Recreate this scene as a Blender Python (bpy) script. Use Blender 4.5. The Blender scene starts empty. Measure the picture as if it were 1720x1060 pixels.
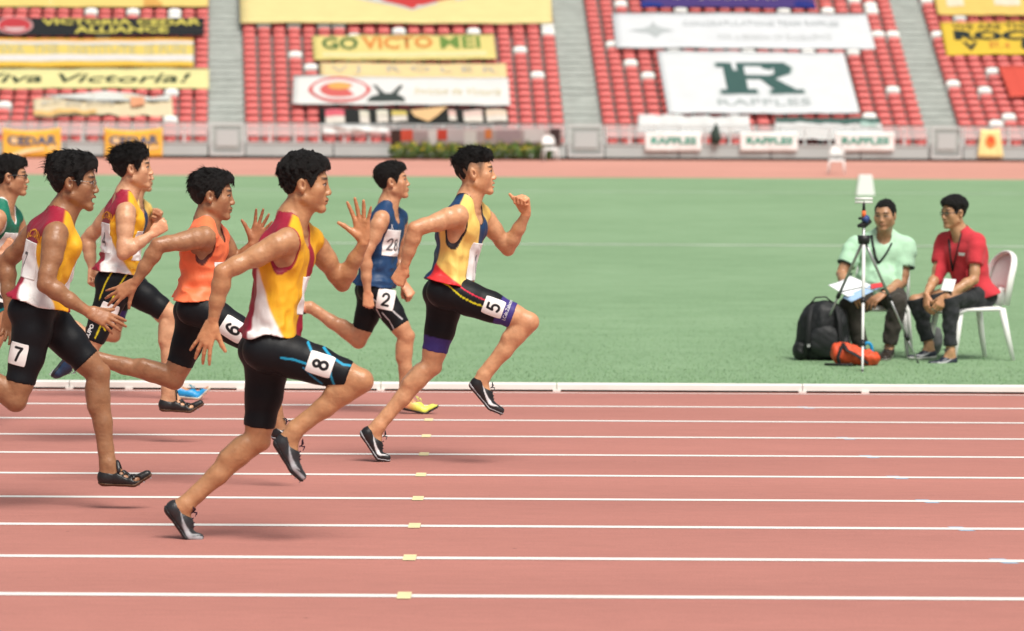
import bpy, bmesh, math, random
import numpy as np
from mathutils import Vector, Matrix

random.seed(7)
rng = np.random.default_rng(7)
SC = bpy.context.scene
COL = SC.collection

# ------------------------------------------------------------------ camera
W_PX, H_PX = 1720.0, 1060.0
F_PX = 5951.0                      # focal length in photograph pixels
CAM = np.array([0.0, 0.0, 1.90])   # camera above the infield level (z = 0)
PITCH = math.atan(340.0 / F_PX)
ROLL = 0.0052
_fw = np.array([0.0, math.cos(PITCH), -math.sin(PITCH)])
_u0 = np.array([0.0, math.sin(PITCH), math.cos(PITCH)])
_x0 = np.array([1.0, 0.0, 0.0])
CAM_R = math.cos(ROLL) * _x0 + math.sin(ROLL) * _u0
CAM_U = -math.sin(ROLL) * _x0 + math.cos(ROLL) * _u0

cam_data = bpy.data.cameras.new('camera')
cam = bpy.data.objects.new('camera', cam_data)
COL.objects.link(cam)
cam_data.sensor_fit = 'HORIZONTAL'
cam_data.sensor_width = 36.0
cam_data.lens = 36.0 * F_PX / W_PX
cam_data.clip_start = 0.5
cam_data.clip_end = 3000.0
cam.matrix_world = Matrix(((CAM_R[0], CAM_U[0], -_fw[0], CAM[0]),
                           (CAM_R[1], CAM_U[1], -_fw[1], CAM[1]),
                           (CAM_R[2], CAM_U[2], -_fw[2], CAM[2]),
                           (0, 0, 0, 1)))
cam_data.dof.use_dof = True
cam_data.dof.focus_distance = 17.2
cam_data.dof.aperture_fstop = 4.1
SC.camera = cam

# ------------------------------------------------------------------ sky, sun, exposure
SUN_EL, SUN_AZ = math.radians(58.0), math.radians(152.0)   # azimuth clockwise from +Y
world = bpy.data.worlds.new('World')
SC.world = world
world.use_nodes = True
wn = world.node_tree.nodes
wl = world.node_tree.links
wn.clear()
w_out = wn.new('ShaderNodeOutputWorld')
w_bg = wn.new('ShaderNodeBackground')
w_sky = wn.new('ShaderNodeTexSky')
w_sky.sky_type = 'NISHITA'
w_sky.sun_disc = False
w_sky.sun_elevation = SUN_EL
w_sky.sun_rotation = SUN_AZ
w_sky.air_density = 1.0
w_sky.dust_density = 4.0
w_sky.ozone_density = 1.0
w_hs = wn.new('ShaderNodeHueSaturation')      # thin bright overcast: the blue is washed out
w_hs.inputs['Saturation'].default_value = 0.28
wl.new(w_sky.outputs[0], w_hs.inputs['Color'])
wl.new(w_hs.outputs[0], w_bg.inputs['Color'])
w_bg.inputs['Strength'].default_value = 0.05
wl.new(w_bg.outputs[0], w_out.inputs['Surface'])

sun_data = bpy.data.lights.new('sun', 'SUN')
sun_data.energy = 2.2
sun_data.angle = math.radians(32.0)
sun_data.color = (1.0, 0.94, 0.85)
sun = bpy.data.objects.new('sun', sun_data)
COL.objects.link(sun)
_sd = Vector((math.sin(SUN_AZ) * math.cos(SUN_EL), math.cos(SUN_AZ) * math.cos(SUN_EL), math.sin(SUN_EL)))
sun.rotation_euler = _sd.to_track_quat('Z', 'Y').to_euler()
sun.location = (0, 0, 40)

SC.view_settings.view_transform = 'Standard'
SC.view_settings.look = 'None'
SC.view_settings.gamma = 1.0
SC.view_settings.exposure = 0.88
SC.render.engine = 'CYCLES'
SC.cycles.use_denoising = True
SC.cycles.max_bounces = 6
SC.cycles.diffuse_bounces = 3
SC.cycles.glossy_bounces = 2
SC.cycles.transmission_bounces = 4
SC.cycles.transparent_max_bounces = 8


# ------------------------------------------------------------------ general helpers
def at(px, py, depth):
    """world point seen at photograph pixel (px, py) standing at y = depth"""
    d = _fw + (px - W_PX / 2) / F_PX * CAM_R - (py - H_PX / 2) / F_PX * CAM_U
    return CAM + d * (depth / d[1])


def nrm(v):
    v = np.asarray(v, float)
    return v / (np.linalg.norm(v) + 1e-12)


def empty(name, loc, label=None, cat=None, group=None, kind=None):
    o = bpy.data.objects.new(name, None)
    o.empty_display_size = 0.2
    o.location = [float(c) for c in loc]
    COL.objects.link(o)
    tag(o, label, cat, group, kind)
    return o


def tag(o, label=None, cat=None, group=None, kind=None):
    if label:
        o['label'] = label
    if cat:
        o['category'] = cat
    if group:
        o['group'] = group
    if kind:
        o['kind'] = kind
    return o


def link(name, me, mat=None, parent=None, loc=None):
    o = bpy.data.objects.new(name, me)
    COL.objects.link(o)
    if mat is not None:
        me.materials.clear()
        me.materials.append(mat)
    if parent is not None:
        o.parent = parent
    if loc is not None:
        o.location = [float(c) for c in loc]
    return o


def mesh_np(name, V, Q, col=None, smooth=True):
    me = bpy.data.meshes.new(name)
    V = np.asarray(V, np.float32)
    Q = np.asarray(Q, np.int32)
    n = Q.shape[1]
    me.vertices.add(len(V))
    me.vertices.foreach_set('co', V.ravel())
    me.loops.add(Q.size)
    me.loops.foreach_set('vertex_index', Q.ravel())
    me.polygons.add(len(Q))
    me.polygons.foreach_set('loop_start', np.arange(0, Q.size, n, dtype=np.int32))
    me.polygons.foreach_set('use_smooth', np.full(len(Q), smooth))
    me.update(calc_edges=True)
    me.validate()
    if col is not None:
        a = me.color_attributes.new('paint', 'FLOAT_COLOR', 'POINT')
        c = np.ones((len(V), 4), np.float32)
        c[:, :3] = col
        a.data.foreach_set('color', c.ravel())
    return me


class MB:
    """collects simple pieces into one mesh"""
    def __init__(self):
        self.v, self.f = [], []

    def add(self, V, F):
        o = len(self.v)
        self.v += [tuple(float(c) for c in p) for p in V]
        self.f += [tuple(i + o for i in q) for q in F]
        return self

    def box(self, x0, x1, y0, y1, z0, z1):
        V = [(x, y, z) for z in (z0, z1) for y in (y0, y1) for x in (x0, x1)]
        return self.add(V, [(0, 2, 3, 1), (4, 5, 7, 6), (0, 1, 5, 4), (2, 6, 7, 3), (0, 4, 6, 2), (1, 3, 7, 5)])

    def tube(self, pts, rad, n=10, cap=True, flat=1.0):
        pts = [np.asarray(p, float) for p in pts]
        rad = [rad] * len(pts) if np.isscalar(rad) else rad
        V, F = [], []
        prev = None
        for i, p in enumerate(pts):
            t = nrm(pts[min(i + 1, len(pts) - 1)] - pts[max(i - 1, 0)])
            if prev is None:
                a = np.array([0, 0, 1.0]) if abs(t[2]) < .9 else np.array([1.0, 0, 0])
                u = nrm(np.cross(t, a))
            else:
                u = nrm(prev - t * np.dot(prev, t))
            prev = u
            w = np.cross(t, u)
            for k in range(n):
                a = 2 * math.pi * k / n
                V.append(p + rad[i] * (math.cos(a) * u + flat * math.sin(a) * w))
        for i in range(len(pts) - 1):
            for k in range(n):
                k2 = (k + 1) % n
                F.append((i * n + k, i * n + k2, (i + 1) * n + k2, (i + 1) * n + k))
        if cap:
            F.append(tuple(range(n - 1, -1, -1)))
            F.append(tuple((len(pts) - 1) * n + k for k in range(n)))
        return self.add(V, F)

    def mesh(self, name, smooth=False):
        me = bpy.data.meshes.new(name)
        me.from_pydata(self.v, [], self.f)
        if smooth:
            me.polygons.foreach_set('use_smooth', np.full(len(me.polygons), True))
        me.update()
        return me

    def build(self, name, mat, parent=None, smooth=False, loc=None):
        return link(name, self.mesh(name, smooth), mat, parent, loc)


# ------------------------------------------------------------------ materials
def _bsdf(m):
    return m.node_tree.nodes['Principled BSDF']


def mat_plain(name, rgb, rough=0.6, spec=0.4, metal=0.0, noise=0.0, nscale=30.0, bump=0.0, bscale=200.0):
    m = bpy.data.materials.new(name)
    m.use_nodes = True
    nt = m.node_tree
    b = _bsdf(m)
    b.inputs['Base Color'].default_value = (*rgb, 1)
    b.inputs['Roughness'].default_value = rough
    b.inputs['Specular IOR Level'].default_value = spec
    b.inputs['Metallic'].default_value = metal
    if noise > 0 or bump > 0:
        tc = nt.nodes.new('ShaderNodeTexCoord')
    if noise > 0:
        n = nt.nodes.new('ShaderNodeTexNoise')
        n.inputs['Scale'].default_value = nscale
        n.inputs['Detail'].default_value = 6
        nt.links.new(tc.outputs['Object'], n.inputs['Vector'])
        r = nt.nodes.new('ShaderNodeMapRange')
        r.inputs['From Min'].default_value = 0.25
        r.inputs['From Max'].default_value = 0.75
        r.inputs['To Min'].default_value = 1 - noise
        r.inputs['To Max'].default_value = 1 + noise
        nt.links.new(n.outputs['Fac'], r.inputs['Value'])
        x = nt.nodes.new('ShaderNodeVectorMath')
        x.operation = 'SCALE'
        x.inputs[0].default_value = rgb
        nt.links.new(r.outputs['Result'], x.inputs['Scale'])
        nt.links.new(x.outputs['Vector'], b.inputs['Base Color'])
    if bump > 0:
        n2 = nt.nodes.new('ShaderNodeTexNoise')
        n2.inputs['Scale'].default_value = bscale
        n2.inputs['Detail'].default_value = 4
        nt.links.new(tc.outputs['Object'], n2.inputs['Vector'])
        bp = nt.nodes.new('ShaderNodeBump')
        bp.inputs['Strength'].default_value = bump
        bp.inputs['Distance'].default_value = 0.01
        nt.links.new(n2.outputs['Fac'], bp.inputs['Height'])
        nt.links.new(bp.outputs['Normal'], b.inputs['Normal'])
    return m


def mat_paint(name, rough=0.6, spec=0.4, noise=0.08, nscale=40.0, bump=0.0, bscale=300.0, sss=0.0, sheen=0.0,
              bstretch=None, rnoise=0.0):
    """surface whose own colours are stored on its mesh (kit panels, lips, piping)"""
    m = bpy.data.materials.new(name)
    m.use_nodes = True
    nt = m.node_tree
    b = _bsdf(m)
    a = nt.nodes.new('ShaderNodeVertexColor')
    a.layer_name = 'paint'
    tc = nt.nodes.new('ShaderNodeTexCoord')
    n = nt.nodes.new('ShaderNodeTexNoise')
    n.inputs['Scale'].default_value = nscale
    n.inputs['Detail'].default_value = 5
    nt.links.new(tc.outputs['Object'], n.inputs['Vector'])
    r = nt.nodes.new('ShaderNodeMapRange')
    r.inputs['From Min'].default_value = 0.25
    r.inputs['From Max'].default_value = 0.75
    r.inputs['To Min'].default_value = 1 - noise
    r.inputs['To Max'].default_value = 1 + noise
    nt.links.new(n.outputs['Fac'], r.inputs['Value'])
    x = nt.nodes.new('ShaderNodeVectorMath')
    x.operation = 'SCALE'
    nt.links.new(a.outputs['Color'], x.inputs[0])
    nt.links.new(r.outputs['Result'], x.inputs['Scale'])
    nt.links.new(x.outputs['Vector'], b.inputs['Base Color'])
    b.inputs['Roughness'].default_value = rough
    if rnoise > 0:
        r2 = nt.nodes.new('ShaderNodeMapRange')
        r2.inputs['From Min'].default_value = 0.3
        r2.inputs['From Max'].default_value = 0.7
        r2.inputs['To Min'].default_value = rough - rnoise
        r2.inputs['To Max'].default_value = rough + rnoise
        n3 = nt.nodes.new('ShaderNodeTexNoise')
        n3.inputs['Scale'].default_value = 14.0
        nt.links.new(tc.outputs['Object'], n3.inputs['Vector'])
        nt.links.new(n3.outputs['Fac'], r2.inputs['Value'])
        nt.links.new(r2.outputs['Result'], b.inputs['Roughness'])
    b.inputs['Specular IOR Level'].default_value = spec
    if sss > 0:
        b.inputs['Subsurface Weight'].default_value = sss
        b.inputs['Subsurface Radius'].default_value = (1.0, 0.35, 0.2)
        b.inputs['Subsurface Scale'].default_value = 0.008
    if sheen > 0:
        b.inputs['Sheen Weight'].default_value = sheen
    if bump > 0:
        n2 = nt.nodes.new('ShaderNodeTexNoise')
        n2.inputs['Scale'].default_value = bscale
        n2.inputs['Detail'].default_value = 4
        if bstretch:
            mp = nt.nodes.new('ShaderNodeMapping')
            mp.inputs['Scale'].default_value = bstretch
            nt.links.new(tc.outputs['Object'], mp.inputs['Vector'])
            nt.links.new(mp.outputs['Vector'], n2.inputs['Vector'])
        else:
            nt.links.new(tc.outputs['Object'], n2.inputs['Vector'])
        bp = nt.nodes.new('ShaderNodeBump')
        bp.inputs['Strength'].default_value = bump
        bp.inputs['Distance'].default_value = 0.01
        nt.links.new(n2.outputs['Fac'], bp.inputs['Height'])
        nt.links.new(bp.outputs['Normal'], b.inputs['Normal'])
    return m
# ------------------------------------------------------------------ implicit-surface engine for people
FAR = 0.07


class Cone:
    def __init__(s, a, b, ra, rb, k=0.02, flat=None, sub=False):
        s.a, s.b, s.ra, s.rb, s.k, s.flat, s.sub = np.asarray(a, float), np.asarray(b, float), ra, rb, k, flat, sub

    def box(s):
        r = max(s.ra, s.rb)
        return np.minimum(s.a, s.b) - r, np.maximum(s.a, s.b) + r

    def d(s, X, Y, Z):
        ab = s.b - s.a
        L2 = float(ab @ ab) + 1e-12
        qx, qy, qz = X - s.a[0], Y - s.a[1], Z - s.a[2]
        t = np.clip((qx * ab[0] + qy * ab[1] + qz * ab[2]) / L2, 0, 1)
        qx, qy, qz = qx - t * ab[0], qy - t * ab[1], qz - t * ab[2]
        if s.flat is not None:
            n, fac = s.flat
            c = (qx * n[0] + qy * n[1] + qz * n[2]) * (1 / fac - 1)
            qx, qy, qz = qx + c * n[0], qy + c * n[1], qz + c * n[2]
        r = np.sqrt(qx * qx + qy * qy + qz * qz)
        out = r - (s.ra + t * (s.rb - s.ra))
        return out * (min(1.0, (s.flat[1] + 1) / 2) if s.flat is not None else 1.0)


class Ell:
    def __init__(s, c, A, r, k=0.02, sub=False):
        s.c, s.A, s.r, s.k, s.sub = np.asarray(c, float), np.asarray(A, float), np.asarray(r, float), k, sub

    def box(s):
        e = np.sqrt(((s.A * s.r[:, None]) ** 2).sum(0))
        return s.c - e, s.c + e

    def d(s, X, Y, Z):
        qx, qy, qz = X - s.c[0], Y - s.c[1], Z - s.c[2]
        k0 = 0
        k1 = 0
        for i in range(3):
            u = (qx * s.A[i, 0] + qy * s.A[i, 1] + qz * s.A[i, 2]) / s.r[i]
            k0 = k0 + u * u
            k1 = k1 + (u / s.r[i]) ** 2
        k0 = np.sqrt(k0)
        return k0 * (k0 - 1) / (np.sqrt(k1) + 1e-9)


def comb(D, d, k, sub):
    if sub:
        d = -d
        h = np.maximum(k - np.abs(D - d), 0) / k
        return np.maximum(D, d) + h * h * k * 0.25
    h = np.maximum(k - np.abs(D - d), 0) / k
    return np.minimum(D, d) - h * h * k * 0.25


class Grid:
    def __init__(s, lo, hi, coarse, fine_boxes, fine):
        s.ax = []
        for i in range(3):
            x, out = lo[i], [lo[i]]
            while x < hi[i]:
                h = coarse
                for (a, b) in fine_boxes:
                    if a[i] - 0.5 * coarse < x < b[i]:
                        h = fine
                x += h
                out.append(x)
            s.ax.append(np.array(out, np.float32))

    def sl(s, lo, hi):
        r = []
        for i in range(3):
            a = max(int(np.searchsorted(s.ax[i], lo[i])) - 1, 0)
            b = min(int(np.searchsorted(s.ax[i], hi[i])) + 1, len(s.ax[i]))
            r.append((a, max(b, a)))
        return r

    def coords(s, r):
        return (s.ax[0][r[0][0]:r[0][1]][:, None, None], s.ax[1][r[1][0]:r[1][1]][None, :, None],
                s.ax[2][r[2][0]:r[2][1]][None, None, :])


def prim_bounds(prims):
    bs = [p.box() for p in prims if not p.sub]
    return np.min([b[0] for b in bs], 0), np.max([b[1] for b in bs], 0)


def eval_grid(prims, g, pad=0.05):
    lo, hi = prim_bounds(prims)
    R = g.sl(lo - pad, hi + pad)
    D = np.full([b - a for a, b in R], FAR, np.float32)
    for p in prims:
        a, b = p.box()
        m = FAR if not p.sub else p.k + 0.01
        r = g.sl(a - m, b + m)
        r = [(max(u[0], w[0]), min(u[1], w[1])) for u, w in zip(r, R)]
        if any(u[1] <= u[0] for u in r):
            continue
        s = tuple(slice(u[0] - w[0], u[1] - w[0]) for u, w in zip(r, R))
        D[s] = comb(D[s], p.d(*g.coords(r)).astype(np.float32), p.k, p.sub)
    return D, R


def eval_pts(prims, P):
    D = np.full(len(P), 1.0)
    for p in prims:
        D = comb(D, p.d(P[:, 0], P[:, 1], P[:, 2]), p.k, p.sub)
    return D


def surf(D, axs, smooth=1, lam=0.5):
    s = D < 0
    n = np.zeros([k - 1 for k in D.shape], np.int8)
    for i in (0, 1):
        for j in (0, 1):
            for k in (0, 1):
                n += s[i:s.shape[0] - 1 + i, j:s.shape[1] - 1 + j, k:s.shape[2] - 1 + k]
    act = (n > 0) & (n < 8)
    I = np.argwhere(act)
    vid = np.full(act.shape, -1, np.int32)
    vid[act] = np.arange(len(I))
    acc = np.zeros((len(I), 3))
    cnt = np.zeros(len(I))
    xs, ys, zs = axs
    for ax in range(3):
        o1, o2 = [a for a in range(3) if a != ax]
        for a in (0, 1):
            for b in (0, 1):
                c0 = I.copy()
                c0[:, o1] += a
                c0[:, o2] += b
                c1 = c0.copy()
                c1[:, ax] += 1
                d0 = D[c0[:, 0], c0[:, 1], c0[:, 2]].astype(float)
                d1 = D[c1[:, 0], c1[:, 1], c1[:, 2]].astype(float)
                m = (d0 < 0) != (d1 < 0)
                t = np.where(m, d0 / np.where(m, d0 - d1, 1), 0)
                p0 = np.stack([xs[c0[:, 0]], ys[c0[:, 1]], zs[c0[:, 2]]], 1)
                p1 = np.stack([xs[c1[:, 0]], ys[c1[:, 1]], zs[c1[:, 2]]], 1)
                acc += np.where(m[:, None], p0 + (p1 - p0) * t[:, None], 0)
                cnt += m
    V = acc / np.maximum(cnt, 1)[:, None]
    Q = []
    for ax in range(3):
        o1, o2 = (ax + 1) % 3, (ax + 2) % 3
        sl0 = [slice(None)] * 3
        sl1 = [slice(None)] * 3
        sl0[ax] = slice(0, -1)
        sl1[ax] = slice(1, None)
        for o in (o1, o2):
            sl0[o] = slice(1, -1)
            sl1[o] = slice(1, -1)
        e = s[tuple(sl0)] != s[tuple(sl1)]
        E = np.argwhere(e)
        if not len(E):
            continue
        E[:, o1] += 1
        E[:, o2] += 1
        inside = s[E[:, 0], E[:, 1], E[:, 2]]
        q = []
        for da, db in ((1, 1), (0, 1), (0, 0), (1, 0)):
            c = E.copy()
            c[:, o1] -= da
            c[:, o2] -= db
            q.append(vid[c[:, 0], c[:, 1], c[:, 2]])
        q = np.stack(q, 1)
        q[~inside] = q[~inside][:, ::-1]
        Q.append(q)
    Q = np.concatenate(Q)
    Q = Q[(Q >= 0).all(1)]
    for _ in range(smooth):
        nb = np.zeros_like(V)
        c = np.zeros(len(V))
        for a, b in ((0, 1), (1, 2), (2, 3), (3, 0)):
            for u, w in ((Q[:, a], Q[:, b]), (Q[:, b], Q[:, a])):
                for i in range(3):
                    nb[:, i] += np.bincount(u, V[w, i], len(V))
                c += np.bincount(u, minlength=len(V))
        V = V * (1 - lam) + lam * nb / np.maximum(c, 1)[:, None]
    return V, Q


def keep_big(V, Q, frac=0.03):
    """drop stray islands"""
    lab = np.arange(len(V))
    for _ in range(200):
        m = lab[Q].min(1)
        new = lab.copy()
        for i in range(4):
            np.minimum.at(new, Q[:, i], m)
        new = new[new]
        new = new[new]
        if (new == lab).all():
            break
        lab = new
    cnt = np.bincount(lab, minlength=len(V))
    ok = cnt[lab] > frac * len(V)
    Q = Q[ok[Q].all(1)]
    idx = np.cumsum(ok) - 1
    return V[ok], idx[Q]


def wob(P, f, seed=0, stretch=(1, 1, 1)):
    """cheap smooth noise, about -1..1"""
    r = np.random.default_rng(seed)
    out = 0
    X, Y, Z = [P[i] * stretch[i] for i in range(3)]
    for i in range(5):
        k = r.normal(size=3) * f
        out = out + np.sin(k[0] * X + k[1] * Y + k[2] * Z + r.uniform(0, 6.28) + 0.7 * np.sin(k[1] * X * 1.3 - k[2] * Y + k[0] * Z))
    return out / 3.2


def sstep(a, b, x):
    t = np.clip((x - a) / (b - a), 0, 1)
    return t * t * (3 - 2 * t)


def lerp3(c, new, w):
    return c + (np.asarray(new)[None, :] - c) * np.clip(w, 0, 1)[:, None]


# ------------------------------------------------------------------ body parts as primitives
def limb(pts, rad, k=0.025):
    return [Cone(pts[i], pts[i + 1], rad[i], rad[i + 1], k) for i in range(len(pts) - 1)]


def arm_prims(sh, el, wr, s, out):
    """shoulder, elbow, wrist; out = outward side vector"""
    sh, el, wr = map(np.asarray, (sh, el, wr))
    u = nrm(el - sh)
    pit = sh + (el - sh)
    P = []
    bend = nrm((sh + wr) / 2 - el)          # inner side of the elbow
    mid = sh + (el - sh) * 0.48
    P += limb([sh, sh + (el - sh) * .25, mid + bend * .006 * s, sh + (el - sh) * .8, el],
              [.050 * s, .047 * s, .0445 * s, .037 * s, .0345 * s], .03)
    P.append(Ell(sh + u * .045 * s + np.asarray(out) * .008, np.eye(3), [.0555 * s] * 3, .011))
    P.append(Cone(mid + bend * .016 * s - u * .04 * s, mid + bend * .019 * s + u * .05 * s, .030 * s, .025 * s, .009))  # biceps
    P.append(Cone(mid - bend * .014 * s - u * .06 * s, mid - bend * .015 * s + u * .04 * s, .033 * s, .026 * s, .009))  # triceps
    f = nrm(wr - el)
    n = nrm(np.cross(f, bend) + 1e-6)
    P += limb([el, el + (wr - el) * .25 + bend * .004, el + (wr - el) * .6, wr],
              [.034 * s, .0405 * s, .033 * s, .0245 * s], .02)
    P.append(Cone(el + n * .012 * s + f * .01, el + n * .010 * s + f * .12, .027 * s, .018 * s, .009))   # forearm muscle
    P.append(Cone(el - n * .010 * s + f * .02, el - n * .008 * s + f * .14, .026 * s, .017 * s, .009))
    P.append(Cone(el - bend * .010 * s, el - bend * .010 * s + f * .02, .024 * s, .020 * s, .015))
    return P


def leg_prims(hip, kn, an, fwd, s, part):
    hip, kn, an = map(np.asarray, (hip, kn, an))
    t = nrm(kn - hip)
    b = nrm(an - kn)
    kf = kn - (hip + an) / 2
    if np.linalg.norm(kf) < 0.03:
        kf = np.asarray(fwd, float)
    fs = nrm(kf - b * (kf @ b))              # front of the shin
    ft = nrm(kf - t * (kf @ t))              # front of the thigh
    if ft @ fwd < -0.2 and abs(t @ fwd) < .5:
        ft = nrm(np.asarray(fwd) - t * (np.asarray(fwd) @ t))
    P = []
    if part in ('thigh', 'all'):
        L = kn - hip
        P += limb([hip, hip + L * .22 + ft * .006, hip + L * .5 + ft * .008, hip + L * .8 + ft * .002, kn],
                  [.082 * s, .080 * s, .071 * s, .058 * s, .050 * s], .035)
        P.append(Cone(hip + L * .25 - ft * .022 * s, hip + L * .62 - ft * .020 * s, .060 * s, .046 * s, .018))   # hamstring
        P.append(Cone(hip + L * .3 + ft * .024 * s, hip + L * .75 + ft * .018 * s, .058 * s, .042 * s, .018))    # quadriceps
        sd = nrm(np.cross(t, ft))
        for q in (-1, 1):                                                                                     # vastus, both sides
            P.append(Cone(hip + L * .45 + ft * .016 * s + sd * q * .026 * s, hip + L * .86 + ft * .020 * s + sd * q * .024 * s, .043 * s, .027 * s, .009))
    if part in ('shin', 'all'):
        L = an - kn
        P.append(Ell(kn + ft * .012 * s + fs * .014 * s, np.eye(3), [.036 * s] * 3, .009))
        P.append(Cone(kn + ft * .020 * s + fs * .020 * s, kn + L * .12 + fs * .030 * s, .018 * s, .013 * s, .010))
        sd = nrm(np.cross(b, fs))
        for q in (-1, 1):                                                                                     # two calf heads
            P.append(Cone(kn + L * .12 - fs * .030 * s + sd * q * .019 * s, kn + L * .36 - fs * .038 * s + sd * q * .019 * s, .031 * s, .030 * s, .009))
        P += limb([kn, kn + L * .25 - fs * .006 * s, kn + L * .55, kn + L * .85, an],
                  [.049 * s, .047 * s, .038 * s, .028 * s, .031 * s], .025)
        P.append(Cone(kn + L * .17 - fs * .030 * s, kn + L * .40 - fs * .027 * s, .036 * s, .031 * s, .018))      # calf
        P.append(Cone(kn + L * .45 - fs * .020 * s, an - fs * .022 * s, .024 * s, .014 * s, .03))                # tendon
        P.append(Cone(kn + L * .05 + fs * .012 * s, kn + L * .9 + fs * .006 * s, .031 * s, .023 * s, .014))      # shinbone
    return P


def rot(v, ax, ang):
    ax = nrm(ax)
    c, s_ = math.cos(ang), math.sin(ang)
    return v * c + np.cross(ax, v) * s_ + ax * (ax @ v) * (1 - c)


HAND = {  # per finger: (curl1, curl2, curl3), spread in degrees; thumb: (out, across, curl)
    'open': ([(2, 6, 4)] * 4, (16, 5, -7, -20), (48, 8, 6)),
    'spread': ([(6, 10, 6), (14, 14, 8), (10, 12, 8), (4, 8, 6)], (14, 4, -8, -20), (42, 14, 10)),
    'relax': ([(24, 30, 18), (28, 34, 20), (32, 36, 22), (36, 38, 24)], (8, 2, -4, -10), (30, 26, 16)),
    'fist': ([(70, 92, 60), (76, 95, 60), (80, 95, 62), (84, 95, 62)], (3, 1, -1, -4), (22, 62, 38)),
    'thumbup': ([(72, 92, 60), (78, 95, 60), (82, 95, 62), (86, 95, 62)], (3, 1, -1, -4), (26, 8, 4)),
    'blade': ([(6, 8, 5), (8, 10, 6), (12, 14, 8), (16, 18, 10)], (6, 2, -5, -13), (30, 20, 12)),
}


def hand_prims(wr, f, n, side, s, style):
    f = nrm(f)
    n = np.asarray(n, float)
    n = nrm(n - f * (n @ f))
    t = np.cross(f, n) * (1 if side == 'R' else -1)
    curls, spread, th = HAND[style]
    P = []
    offs = (.027, .009, -.009, -.026)
    kx = (.083, .087, .082, .074)
    lens = ((.040, .025, .021), (.044, .028, .022), (.040, .026, .021), (.032, .020, .019))
    wr = np.asarray(wr, float)
    for i in range(4):
        kn = wr + s * (f * kx[i] + t * offs[i] - n * (.004 if i in (1, 2) else 0))
        P.append(Cone(wr + s * (t * offs[i] * .55 + f * .008), kn, .0165 * s, .0120 * s, .010, flat=(n, .82)))
        a = math.radians(spread[i])
        d = f * math.cos(a) + t * math.sin(a)
        ax = np.cross(d, n)
        p = kn
        r = .0098 if i < 3 else .0086
        for j in range(3):
            d = rot(d, ax, math.radians(curls[i][j]))
            q = p + d * lens[i][j] * s
            P.append(Cone(p, q, r * s, (r - .0011) * s, .004))
            r -= .0011
            p = q
    o, ac, cu = [math.radians(v) for v in th]
    b = wr + s * (f * .020 + t * .020 + n * .006)
    d = f * math.cos(o) + t * math.sin(o)
    d = nrm(d * math.cos(ac) + n * math.sin(ac))
    c1 = b + d * .042 * s
    P.append(Cone(b, c1, .0165 * s, .0120 * s, .012))
    d2 = nrm(rot(d, np.cross(d, -t + n * .3), cu * .6) if style in ('fist', 'relax') else d)
    c2 = c1 + d2 * .031 * s
    P.append(Cone(c1, c2, .0112 * s, .0102 * s, .005))
    d3 = nrm(rot(d2, np.cross(d2, -t + n * .3), cu) if style in ('fist', 'relax') else rot(d2, np.cross(d2, t), math.radians(8)))
    P.append(Cone(c2, c2 + d3 * .026 * s, .0100 * s, .0078 * s, .005))
    return P


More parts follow.
